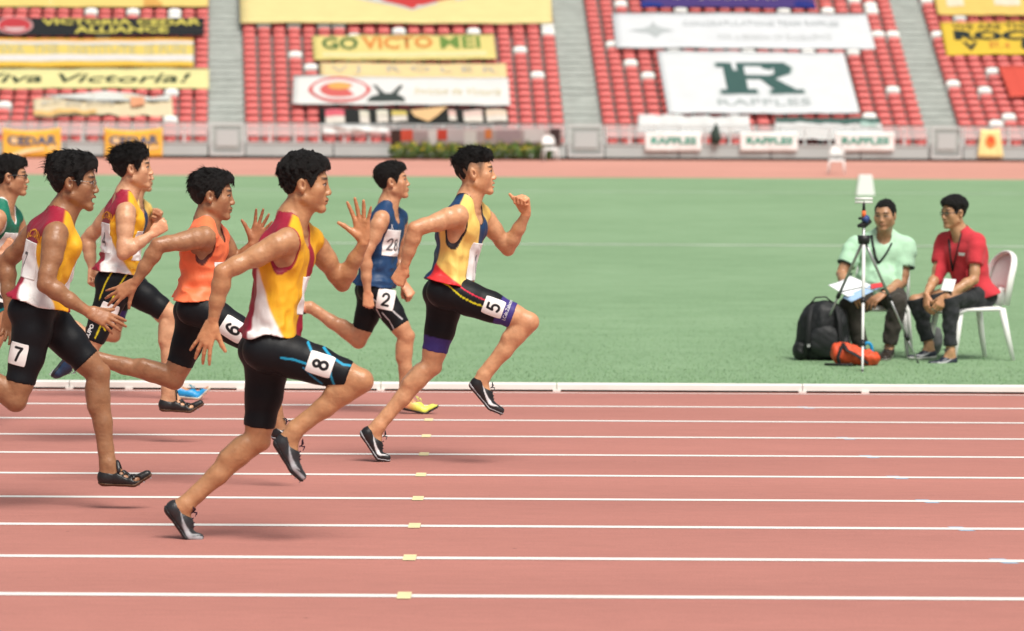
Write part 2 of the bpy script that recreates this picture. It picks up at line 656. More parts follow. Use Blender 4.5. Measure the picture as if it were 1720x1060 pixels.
def head_prims(H, A, s, mouth=0.0, full=1.0):
    """H centre, A rows = (right, forward, up)"""
    def w(x, y, z):
        return H + s * (x * A[0] + y * A[1] + z * A[2])
    P = [Ell(w(0, -.012, .028), A, np.array([.073, .094, .087]) * s, .02),
         Ell(w(0, .030, -.022), A, np.array([.060 * full, .056, .086]) * s, .03)]
    for q in (-1, 1):
        P += [Cone(w(q * .050 * full, .000, -.060), w(q * .016, .070, -.099), .020 * s, .016 * s, .018),
              Ell(w(q * .046 * full, .054, -.022), A, np.array([.022, .024, .022]) * s, .02)]
    P += [Ell(w(0, .076, -.099 - mouth * .5), A, np.array([.019, .016, .016]) * s, .02),
          Cone(w(-.034, .076, .024), w(.034, .076, .024), .0115 * s, .0115 * s, .016),
          Ell(w(0, .068, -.064), A, np.array([.034, .026, .024]) * s, .015)]
    for q in (-1, 1):
        P += [Ell(w(q * .032, .099, .003), A, np.array([.017, .016, .012]) * s, .012, sub=True),
              Ell(w(q * .031, .0745, .001), A, np.array([.0125, .0125, .0125]) * s, .003),
              Cone(w(q * .018, .0845, .010), w(q * .046, .077, .009), .0045 * s, .0035 * s, .004)]
    P += [Ell(w(q * .036, .040, -.048), A, np.array([.027, .034, .032]) * s, .02) for q in (-1, 1)]
    P += [Cone(w(0, .083, .010), w(0, .098, -.028), .0075 * s, .0110 * s, .012),
          Ell(w(0, .1005, -.033), A, np.array([.0125, .010, .0095]) * s, .008),
          Ell(w(.013, .094, -.037), A, np.array([.0085, .010, .0075]) * s, .006),
          Ell(w(-.013, .094, -.037), A, np.array([.0085, .010, .0075]) * s, .006),
          Cone(w(-.020, .086, -.063), w(0, .0925, -.0605), .005 * s, .0075 * s, .006),
          Cone(w(.020, .086, -.063), w(0, .0925, -.0605), .005 * s, .0075 * s, .006),
          Cone(w(-.018, .084, -.073 - mouth * .6), w(0, .089, -.0755 - mouth * .8), .005 * s, .0085 * s, .006),
          Cone(w(.018, .084, -.073 - mouth * .6), w(0, .089, -.0755 - mouth * .8), .005 * s, .0085 * s, .006),
          Cone(w(-.024, .092, -.0685 - mouth * .4), w(.024, .092, -.0685 - mouth * .4), (.0025 + mouth * .5) * s, (.0025 + mouth * .5) * s, .004, sub=True),
          Ell(w(0, .099, -.087 - mouth * .6), A, np.array([.016, .008, .006]) * s, .008, sub=True)]
    for q in (-1, 1):
        B = np.stack([A[0], nrm(A[1] * .95 + A[2] * .22), nrm(A[2] * .95 - A[1] * .22)])
        B[0] = nrm(A[0] - q * A[1] * .30)
        P += [Ell(w(q * .0765, -.014, -.008), B, np.array([.0085, .0185, .032]) * s, .006),
              Ell(w(q * .073, -.006, -.033), A, np.array([.006, .008, .010]) * s, .006),
              Ell(w(q * .0875, -.007, -.005), B, np.array([.0095, .0105, .018]) * s, .003, sub=True)]
    return P


def foot_frame(heel, ball, toe, lat):
    f1 = nrm(ball - heel)
    return f1, nrm(toe - ball)
# ------------------------------------------------------------------ people: materials
M_SKIN = mat_paint('skin', rough=0.40, spec=0.45, noise=0.15, nscale=34, bump=0.30, bscale=55, sss=0.0, rnoise=0.13)
M_CLOTH = mat_paint('kit_cloth', rough=0.50, spec=0.40, noise=0.05, nscale=25, bump=0.7, bscale=20, bstretch=(1.0, 1.0, 0.45))
M_LYCRA = mat_paint('stretch_fabric', rough=0.50, spec=0.18, noise=0.10, nscale=30, bump=0.18, bscale=24)
M_COTTON = mat_paint('cotton', rough=0.85, spec=0.15, noise=0.06, nscale=30, bump=0.4, bscale=22, sheen=0.1)
M_SHOE = mat_paint('shoe_upper', rough=0.38, spec=0.5, noise=0.12, nscale=60, bump=0.15, bscale=180)
M_SOLE = mat_paint('shoe_sole', rough=0.55, spec=0.4, noise=0.1)
M_LACE = mat_paint('lace', rough=0.8, spec=0.2, noise=0.05)
M_HAIR = mat_plain('hair', (0.0045, 0.004, 0.0038), rough=0.48, spec=0.28, noise=0.5, nscale=160, bump=1.0, bscale=260)
M_PAPER = mat_paint('number_paper', rough=0.7, spec=0.25, noise=0.03, bump=0.15, bscale=40)
M_METAL = mat_plain('spectacle_metal', (0.35, 0.33, 0.30), rough=0.3, metal=0.9)
M_DARKFRAME = mat_plain('spectacle_dark', (0.02, 0.02, 0.025), rough=0.35)
M_LENS = bpy.data.materials.new('lens_glass')
M_LENS.use_nodes = True
_n = M_LENS.node_tree
_n.nodes.clear()
_o = _n.nodes.new('ShaderNodeOutputMaterial')
_mx = _n.nodes.new('ShaderNodeMixShader')
_tr = _n.nodes.new('ShaderNodeBsdfTransparent')
_gl = _n.nodes.new('ShaderNodeBsdfGlossy')
_gl.inputs['Roughness'].default_value = 0.05
_mx.inputs[0].default_value = 0.10
_n.links.new(_tr.outputs[0], _mx.inputs[1])
_n.links.new(_gl.outputs[0], _mx.inputs[2])
_n.links.new(_mx.outputs[0], _o.inputs['Surface'])

BLACK = (0.008, 0.0095, 0.012)
MAROON = (0.30, 0.012, 0.035)
YELLOW = (0.80, 0.42, 0.02)
PALEYEL = (0.85, 0.60, 0.16)
WHITE = (0.78, 0.77, 0.76)
NAVY = (0.008, 0.045, 0.13)
GREEN = (0.005, 0.16, 0.10)
ORANGE = (0.90, 0.20, 0.08)

# seven-line digit shapes, unit box, y up
DIG = {
    '1': [[(.3, .8), (.55, 1), (.55, 0)]],
    '2': [[(.08, .74), (.2, .93), (.5, 1), (.8, .92), (.9, .72), (.8, .5), (.45, .28), (.1, 0), (.92, 0)]],
    '3': [[(.1, .85), (.35, 1), (.7, .97), (.87, .78), (.7, .57), (.4, .53), (.75, .47), (.92, .27), (.72, .05), (.35, 0), (.08, .16)]],
    '4': [[(.7, 0), (.7, 1), (.05, .3), (.95, .3)]],
    '5': [[(.85, 1), (.22, 1), (.14, .54), (.45, .63), (.78, .56), (.92, .33), (.8, .08), (.45, 0), (.1, .12)]],
    '6': [[(.85, .84), (.6, 1), (.32, .93), (.12, .6), (.1, .3), (.25, .05), (.55, 0), (.85, .12), (.9, .35), (.75, .55), (.48, .6), (.14, .42)]],
    '7': [[(.06, 1), (.92, 1), (.62, .6), (.4, 0)]],
    '8': [[(.5, .54), (.2, .63), (.15, .85), (.5, 1), (.85, .85), (.8, .63), (.5, .54), (.15, .4), (.08, .18), (.3, 0), (.7, 0), (.92, .18), (.85, .4), (.5, .54)]],
}


def chaikin(l, n=2):
    for _ in range(n):
        o = [l[0]]
        for a, b in zip(l[:-1], l[1:]):
            o += [(a[0] * .75 + b[0] * .25, a[1] * .75 + b[1] * .25), (a[0] * .25 + b[0] * .75, a[1] * .25 + b[1] * .75)]
        l = o + [l[-1]]
    return l


for _k in '368':
    DIG[_k] = [chaikin(DIG[_k][0])]
DIG['2'] = [chaikin(DIG['2'][0][:-1]) + DIG['2'][0][-1:]]
DIG['5'] = [DIG['5'][0][:2] + chaikin(DIG['5'][0][2:])]


def polydist(U, V, line):
    d = np.full(U.shape, 9.0)
    for (a, b), (c, e) in zip(line[:-1], line[1:]):
        lx, ly = c - a, e - b
        t = np.clip(((U - a) * lx + (V - b) * ly) / (lx * lx + ly * ly + 1e-12), 0, 1)
        d = np.minimum(d, np.hypot(U - a - t * lx, V - b - t * ly))
    return d


def digits_mask(U, V, text, w, h, stroke, cx=0.0, cy=0.0):
    """1 inside the strokes of the digits; U, V in metres"""
    n = len(text)
    cw = h * 0.62
    m = np.zeros(U.shape)
    for i, ch in enumerate(text):
        ox = cx + (i - (n - 1) / 2) * cw * 1.25 - cw / 2
        for ln in DIG[ch]:
            pl = [(ox + x * cw, cy - h / 2 + y * h) for x, y in ln]
            d = polydist(U, V, pl)
            m = np.maximum(m, 1 - sstep(stroke * .42, stroke * .62, d))
    return m


class Fig:
    pass


def tri_frame(right, up):
    up = nrm(up)
    right = nrm(np.asarray(right) - up * (np.asarray(right) @ up))
    return np.stack([right, np.cross(up, right), up])     # rows right, forward, up


def decal(fig, field, c, N, U, w, h, nu, nv, paint, name, parent, gap=0.004, mat=None, corner=0.0):
    """a sheet of printed paper laid on a clothed surface"""
    N = nrm(N)
    U = nrm(U - N * (U @ N))
    V = np.cross(N, U)
    uu, vv = np.meshgrid(np.linspace(-w / 2, w / 2, nu), np.linspace(-h / 2, h / 2, nv))
    su = uu.copy()
    if corner:
        k = 1 - corner * (np.abs(vv) / (h / 2)) ** 6 * (np.abs(uu) / (w / 2)) ** 2
        su = uu * k
    P = (c[None, :] + su.ravel()[:, None] * U + vv.ravel()[:, None] * V)
    S = P + N * 0.20
    T = np.zeros(len(P))
    for _ in range(60):
        d = field(S - T[:, None] * N)
        T += np.clip((d - gap) * 0.6, -0.02, 0.03)
    T = np.minimum(T, np.median(T) + 0.05)
    # keep it sheet-like
    Tg = T.reshape(nv, nu)
    for _ in range(3):
        Tg[1:-1, 1:-1] = (Tg[1:-1, 1:-1] * 2 + Tg[:-2, 1:-1] + Tg[2:, 1:-1] + Tg[1:-1, :-2] + Tg[1:-1, 2:]) / 6
    P = S - Tg.ravel()[:, None] * N
    I = np.arange(nu * nv).reshape(nv, nu)
    Q = np.stack([I[:-1, :-1].ravel(), I[:-1, 1:].ravel(), I[1:, 1:].ravel(), I[1:, :-1].ravel()], 1)
    col = paint(uu.ravel(), vv.ravel())
    me = mesh_np(name, P - fig.o, Q, col)
    o = link(name, me, mat or M_PAPER, parent)
    md = o.modifiers.new('thickness', 'SOLIDIFY')
    md.thickness = 0.0015
    md.offset = -1
    return o


def build_shoe(fig, ankle, heel, ball, toe, lat, spec, shin):
    heel, ball, toe, ankle = map(np.asarray, (heel, ball, toe, ankle))
    s = fig.s
    f1 = nrm(ball - heel)
    up = ankle - heel
    up = nrm(up - f1 * (up @ f1))
    lat = np.cross(f1, up)                                    # towards the runner's right
    f2 = nrm(toe - ball)
    up2 = nrm(np.cross(lat, f2))
    if up2 @ up < 0:
        up2 = -up2
    L1 = np.linalg.norm(ball - heel)
    L = L1 + np.linalg.norm(toe - ball)
    c1 = heel + f1 * .032 * s + up * .034 * s
    mid = heel + f1 * L1 * .55 + up * .034 * s
    bc = ball + up2 * .024 * s
    tc = toe - f2 * .024 * s + up2 * .019 * s
    ins = ankle + f1 * .022 * s - up * .030 * s
    P = [Ell(c1, np.stack([lat, f1, up]), np.array([.031, .034, .036]) * s, .02)]
    for q in (-1, 1):
        P += [Cone(c1 + lat * q * .006 * s, mid + lat * q * .010 * s, .028 * s, .027 * s, .02),
              Cone(mid + lat * q * .010 * s, bc + lat * q * .018 * s, .027 * s, .0235 * s, .02),
              Cone(bc + lat * q * .018 * s, tc + lat * q * .011 * s, .0235 * s, .0175 * s, .015)]
    P += [Cone(c1 + up * .012 * s, ankle - up * .010 * s, .033 * s, .033 * s, .02),
          Cone(ins, mid + up * .006 * s + f1 * .02, .034 * s, .028 * s, .02)]
    foot = [Cone(p.a, p.b, p.ra - .007, p.rb - .007, p.k) if isinstance(p, Cone) else Ell(p.c, p.A, p.r - .007, p.k) for p in P]
    lo, hi = prim_bounds(P)
    hres = fig.fine * 1.05
    g = Grid(lo - .03, hi + .03, hres, [], hres)
    D, R = eval_grid(P, g)
    X, Y, Z = g.coords(R)

    def dot(v, p):
        return (X - p[0]) * v[0] + (Y - p[1]) * v[1] + (Z - p[2]) * v[2]
    z1 = dot(up, heel)
    z2 = dot(up2, ball)
    a1 = dot(f1, heel) / L
    bottom = np.maximum(-z1, -z2)
    top = z1 - (.074 + .016 * np.clip((a1 - .02) * -8, 0, 1) - .018 * np.clip(1 - np.abs(a1 - .25) * 6, 0, 1)) * s
    upper = np.maximum(np.maximum(D, -bottom * 0 + (bottom + .004)), top)
    if spec.get('holes'):
        for (aa, zz, ra, rz) in ((.50, .050, .020, .011), (.66, .036, .019, .011), (.40, .062, .014, .008)):
            for q in (-1, 1):
                hc = heel + f1 * aa * L + up * zz * s + lat * q * .036 * s
                e = Ell(hc, np.stack([lat, f1, up]), np.array([.022, ra, rz]) * s, .004)
                upper = comb(upper, e.d(X, Y, Z), .004, True)
    V, Q = surf(upper, [g.ax[i][R[i][0]:R[i][1]] for i in range(3)], 1)
    A1 = ((V - heel) @ f1) / L
    Z1 = np.minimum((V - heel) @ up, (V - ball) @ up2 + .0)
    base = np.tile(np.array(spec['col'], float), (len(V), 1))
    if spec.get('fade'):
        base = lerp3(base, spec['fade'], sstep(.45, .05, A1))
    if spec.get('toe'):
        base = lerp3(base, spec['toe'], sstep(.72, .9, A1))
    if spec.get('tick'):
        lb = np.interp(A1, [.20, .35, .48, .58, .72], [.060, .040, .026, .020, .034])
        th = np.interp(A1, [.20, .35, .48, .56, .64, .74], [0, .007, .013, .017, .011, 0])
        side = np.abs((V - heel) @ lat) > .012
        m = sstep(-.0025, .0015, (Z1 / s - lb)) * sstep(-.0025, .0015, lb + th - Z1 / s) * side * (A1 > .19) * (A1 < .75)
        base = lerp3(base, spec['tick'], m)
    if spec.get('flash'):
        m = sstep(.010, .004, np.abs(Z1 / s - np.interp(A1, [.3, .6, .95], [.040, .022, .020]))) * sstep(.35, .5, A1) * sstep(.98, .9, A1) * (np.abs((V - heel) @ lat) > .014)
        base = lerp3(base, spec['flash'], m * .85)
    so = link('shoe', mesh_np('shoe', V - fig.o, Q, base), M_SHOE, fig.root)
    # sole plate with spikes
    P2 = [Cone(p.a, p.b, p.ra + .004, p.rb + .004, p.k) if isinstance(p, Cone) else Ell(p.c, p.A, p.r + .004, p.k) for p in P]
    D2, R2 = eval_grid(P2, g)
    X, Y, Z = g.coords(R2)
    z1, z2, a1 = dot(up, heel), dot(up2, ball), dot(f1, heel) / L
    zb = np.minimum(z1, z2)
    thick = spec.get('sole_h', .011)
    sole = np.maximum(np.maximum(D2, zb - thick * (1 + .5 * np.clip(.3 - a1, 0, .3) * 3)), -(zb + .004))
    V2, Q2 = surf(sole, [g.ax[i][R2[i][0]:R2[i][1]] for i in range(3)], 1)
    c2 = np.tile(np.array(spec.get('sole', (.02, .02, .02)), float), (len(V2), 1))
    if spec.get('sole_line'):
        zz = np.minimum((V2 - heel) @ up, (V2 - ball) @ up2)
        c2 = lerp3(c2, spec['sole_line'], sstep(.004, .007, zz))
    sol = link('sole', mesh_np('sole', V2 - fig.o, Q2, c2), M_SOLE, so)
    if spec.get('spikes', True):
        mb = MB()
        for (u, q) in ((.15, .018), (.15, -.018), (.45, .022), (.45, -.022), (.8, .008), (.8, -.008)):
            p = ball + (toe - ball) * u + lat * q - fig.o
            mb.tube([p - up2 * .001, p - up2 * .010], [.0035, .0012], 6)
        sp = mb.mesh('spikes')
        ca = sp.color_attributes.new('paint', 'FLOAT_COLOR', 'POINT')
        ca.data.foreach_set('color', np.tile([.4, .4, .42, 1], len(sp.vertices)).astype(np.float32))
        tag(link('spikes', sp, M_SOLE, so), kind='stuff')
    if spec.get('holes'):
        # hook-and-loop straps over the instep
        for a_, z_, r_ in ((.30, .006, .0085), (.56, .002, .006)):
            pts = []
            for q in (-.040, -.030, -.018, -.006, .006, .018, .030, .040):
                p = heel + f1 * (a_ + abs(q) * 1.6) * L + lat * q * s + up * .14
                for _ in range(40):
                    dd = float(eval_pts(P, p[None, :])[0])
                    p = p - up * max(min((dd - z_) * .7, .02), -.01)
                    if (p - heel) @ up < .022:
                        break
                pts.append(p - fig.o)
            sm = MB().tube(pts, r_, 8, True, .45).mesh('strap', True)
            ca = sm.color_attributes.new('paint', 'FLOAT_COLOR', 'POINT')
            ca.data.foreach_set('color', np.tile([.016, .016, .018, 1], len(sm.vertices)).astype(np.float32))
            link('strap', sm, M_SHOE, so)
    # laces
    if spec.get('lace'):
        mb = MB()

        def surf_top(a, q):
            p = heel + f1 * a * L + lat * q + up * .13
            for _ in range(40):
                dd = float(eval_pts(P, p[None, :])[0])
                p = p - up * max(min((dd - .002) * .8, .02), -.01)
            return p
        for i, a in enumerate((.36, .43, .50, .57)):
            pts = [surf_top(a + .02 * math.sin(i), q) for q in (-.016, -.008, 0, .008, .016)]
            mb.tube([p - fig.o for p in pts], .0024, 5)
        top_ = surf_top(.36, 0)
        for q in (-1, 1):
            w_ = lat * q
            mb.tube([top_ - fig.o, top_ + up * .014 + w_ * .012 - fig.o, top_ + up * .020 + w_ * .028 - f1 * .018 - fig.o,
                     top_ + up * .010 + w_ * .030 - f1 * .004 - fig.o, top_ + up * .004 + w_ * .01 - fig.o], .0020, 5)
            mb.tube([top_ - fig.o, top_ + up * .012 + w_ * .016 + f1 * .012 - fig.o, top_ + up * .002 + w_ * .034 + f1 * .020 - fig.o], .0020, 5)
        lm = mb.mesh('laces', True)
        ca = lm.color_attributes.new('paint', 'FLOAT_COLOR', 'POINT')
        ca.data.foreach_set('color', np.tile([*spec['lace'], 1], len(lm.vertices)).astype(np.float32))
        tag(link('laces', lm, M_LACE, so), kind='stuff')
    return foot


HAIRLINE_Y = [-.13, -.075, -.055, -.040, -.030, -.014, .006, .018, .026, .036, .050, .068, .082, .13]
HAIRLINE_Z = [-.072, -.066, -.052, -.030, .006, .024, .020, -.004, -.020, .000, .036, .054, .062, .072]


def build_hair(fig, H, A, hs, spec):
    def wl_(x, y, z):
        return H + hs * (x * A[0] + y * A[1] + z * A[2])
    top, sd, amp = spec.get('top', .022), spec.get('side', .008), spec.get('amp', .004)
    cr = Ell(wl_(0, -.012, .028), A, np.array([.073, .094, .087]) * hs, .02)
    fc = Ell(wl_(0, .030, -.022), A, np.array([.060, .056, .086]) * hs, .03)
    extra = [Ell(wl_(*c), A, np.array(r) * hs, .025) for c, r in spec.get('bulge', [])]
    g = Grid(H - .19 * hs, H + .19 * hs, fig.fine, [], fig.fine)
    R = g.sl(H - .19 * hs, H + .19 * hs)
    X, Y, Z = g.coords(R)
    loc = [((X - H[0]) * A[i, 0] + (Y - H[1]) * A[i, 1] + (Z - H[2]) * A[i, 2]) / hs for i in range(3)]
    D = comb(cr.d(X, Y, Z), fc.d(X, Y, Z), .03, False)
    zl = np.interp(loc[1], HAIRLINE_Y, HAIRLINE_Z)
    zl = zl + spec.get('line', 0.0) * sstep(.03, .07, loc[1]) - .012 * (np.abs(loc[0]) / .05) ** 2 * sstep(.04, .07, loc[1]) * 0
    zl = zl + spec.get('recede', 0.0) * sstep(.012, .040, np.abs(loc[0])) * sstep(.035, .060, loc[1])
    uc = spec.get('undercut', 0.0)
    if uc:
        zl = zl + np.maximum(uc - zl, 0) * sstep(.075, .045, loc[1]) * sstep(-.060, -.020, loc[1])
    k = sstep(.0, spec.get('fade', .06), loc[2] - np.clip(zl, -.07, .03))
    th = sd + (top - sd) * k * sstep(.0, .07, loc[2])
    th = th + amp * (wob(loc, spec.get('freq', 95), fig.seed) + .6 * wob(loc, spec.get('freq', 95) * 2.1, fig.seed + 1)) * (.25 + .75 * k)
    D = D - th * hs
    for e in extra:
        D = comb(D, e.d(X, Y, Z) - .003 * wob(loc, 120, fig.seed + 3) * hs, .03, False)
    clip = (zl + .004 * wob(loc, 170, fig.seed + 2) - loc[2]) * hs * .8
    D = np.maximum(D, clip)
    V, Q = surf(D.astype(np.float32), [g.ax[i][R[i][0]:R[i][1]] for i in range(3)], 1)
    V, Q = keep_big(V, Q)
    # strand clumps that break the outline
    r = np.random.default_rng(fig.seed + 11)
    vl = (V - H) @ A.T / hs
    e1 = V[Q[:, 1]] - V[Q[:, 0]]
    e2 = V[Q[:, 2]] - V[Q[:, 0]]
    fn = np.cross(e1, e2)
    fn /= np.linalg.norm(fn, axis=1)[:, None] + 1e-12
    fcn = V[Q].mean(1)
    fl = (fcn - H) @ A.T / hs
    outw = ((fl - np.array([0, -.012, .028])) * ((fcn - wl_(0, -.012, .028)) @ A.T * 0 + 1))
    good = (np.linalg.norm(outw / np.array([.073, .094, .087]), axis=1) > 1.0) & (fl[:, 2] > spec.get('strand_z', -.02))
    cand = np.where(good)[0]
    n = int(spec.get('strands', 700) * 2.2)
    pick = r.choice(cand, min(n, len(cand)), replace=False)
    mv, mq = [V], [Q]
    off = len(V)
    sweep = np.array(spec.get('sweep', (0, -1, .35)))
    sv, sq = [], []
    for i in pick:
        p = fcn[i]
        nl = fn[i] @ A.T
        tg = sweep - nl * (sweep @ nl)
        if np.linalg.norm(tg) < .45:
            tg = tg + np.array([0, 0, -.7])
        d = nrm(nl * spec.get('lift', .4) * r.uniform(.2, 1.0) + nrm(tg) + r.normal(size=3) * spec.get('mess', .16))
        ln = spec.get('len', .026) * r.uniform(.5, 1.5) * hs * (1.0 if fl[i, 2] > .02 else .45)
        dw = d @ A
        sidev = nrm(np.cross(dw, fn[i]) + 1e-6)
        b = np.cross(dw, sidev)
        d2 = nrm(dw + (nrm(tg) @ A) * .4)
        p0 = p - fn[i] * .003
        ra = r.uniform(.0008, .0019) * hs
        ring = []
        for t, rr in ((0, 1.0), (.55, .75)):
            c = p0 + dw * ln * t
            for a in (0, 2.1, 4.2):
                ring.append(c + ra * rr * (math.cos(a) * sidev + math.sin(a) * b))
        ring.append(p0 + dw * ln * .55 + d2 * ln * .5)
        o = off + len(sv)
        sv += ring
        for a in range(3):
            a2 = (a + 1) % 3
            sq.append((o + a, o + a2, o + 3 + a2, o + 3 + a))
            sq.append((o + 3 + a, o + 3 + a2, o + 6, o + 6))
    for i in range(spec.get('wisps', 0)):
        a_ = r.uniform(-1, 1)
        st_ = np.array([a_ * .05, r.uniform(-.115, -.05), r.uniform(.03, .115)])
        dr = nrm(np.array([r.normal() * .15, -1, r.uniform(-.1, .7)]))
        ln = r.uniform(.03, .065)
        p0, p1, p2 = st_, st_ + dr * ln * .55, st_ + dr * ln * .9 + np.array([0, -.006, -.012])
        o = off + len(sv)
        for c_, rr in ((p0, .0022), (p1, .0014)):
            for a in (0, 2.1, 4.2):
                sv.append(wl_(*(c_ + rr * np.array([math.cos(a), 0, math.sin(a)]))))
        sv.append(wl_(*p2))
        for a in range(3):
            a2 = (a + 1) % 3
            sq.append((o + a, o + a2, o + 3 + a2, o + 3 + a))
            sq.append((o + 3 + a, o + 3 + a2, o + 6, o + 6))
    V = np.concatenate([V, np.array(sv)])
    me = bpy.data.meshes.new('hair')
    faces = [tuple(q) for q in Q] + [q if q[2] != q[3] else q[:3] for q in sq]
    me.from_pydata([tuple(p) for p in (V - fig.o)], [], faces)
    me.polygons.foreach_set('use_smooth', np.full(len(me.polygons), True))
    link('hair', me, M_HAIR, fig.root)


def build_specs(fig, H, A, hs, mat, rx=.019, rz=.014, rim=.0013):
    def w(x, y, z):
        return H + hs * (x * A[0] + y * A[1] + z * A[2]) - fig.o
    mb = MB()
    lens = MB()
    for q in (-1, 1):
        ring = []
        for i in range(19):
            a = 2 * math.pi * i / 18
            x = q * .032 + rx * math.copysign(abs(math.cos(a)) ** .7, math.cos(a))
            z = -.002 + rz * math.copysign(abs(math.sin(a)) ** .7, math.sin(a))
            ring.append(w(x, .098 - abs(x) * .18, z))
        mb.tube(ring, rim * hs, 6, cap=False)
        c = np.mean(ring[:-1], 0)
        lens.add([c] + ring[:-1], [(0, i + 1, (i + 1) % 18 + 1) for i in range(18)])
        mb.tube([w(q * .051, .089, .004), w(q * .066, .070, .006), w(q * .078, .02, .006), w(q * .080, -.010, .006), w(q * .078, -.022, -.006)], rim * 1.2 * hs, 6)
    mb.tube([w(-.013, .096, .002), w(0, .100, .005), w(.013, .096, .002)], rim * hs, 6)
    o = mb.build('spectacles', mat, fig.root, True)
    lens.build('lens', M_LENS, o)


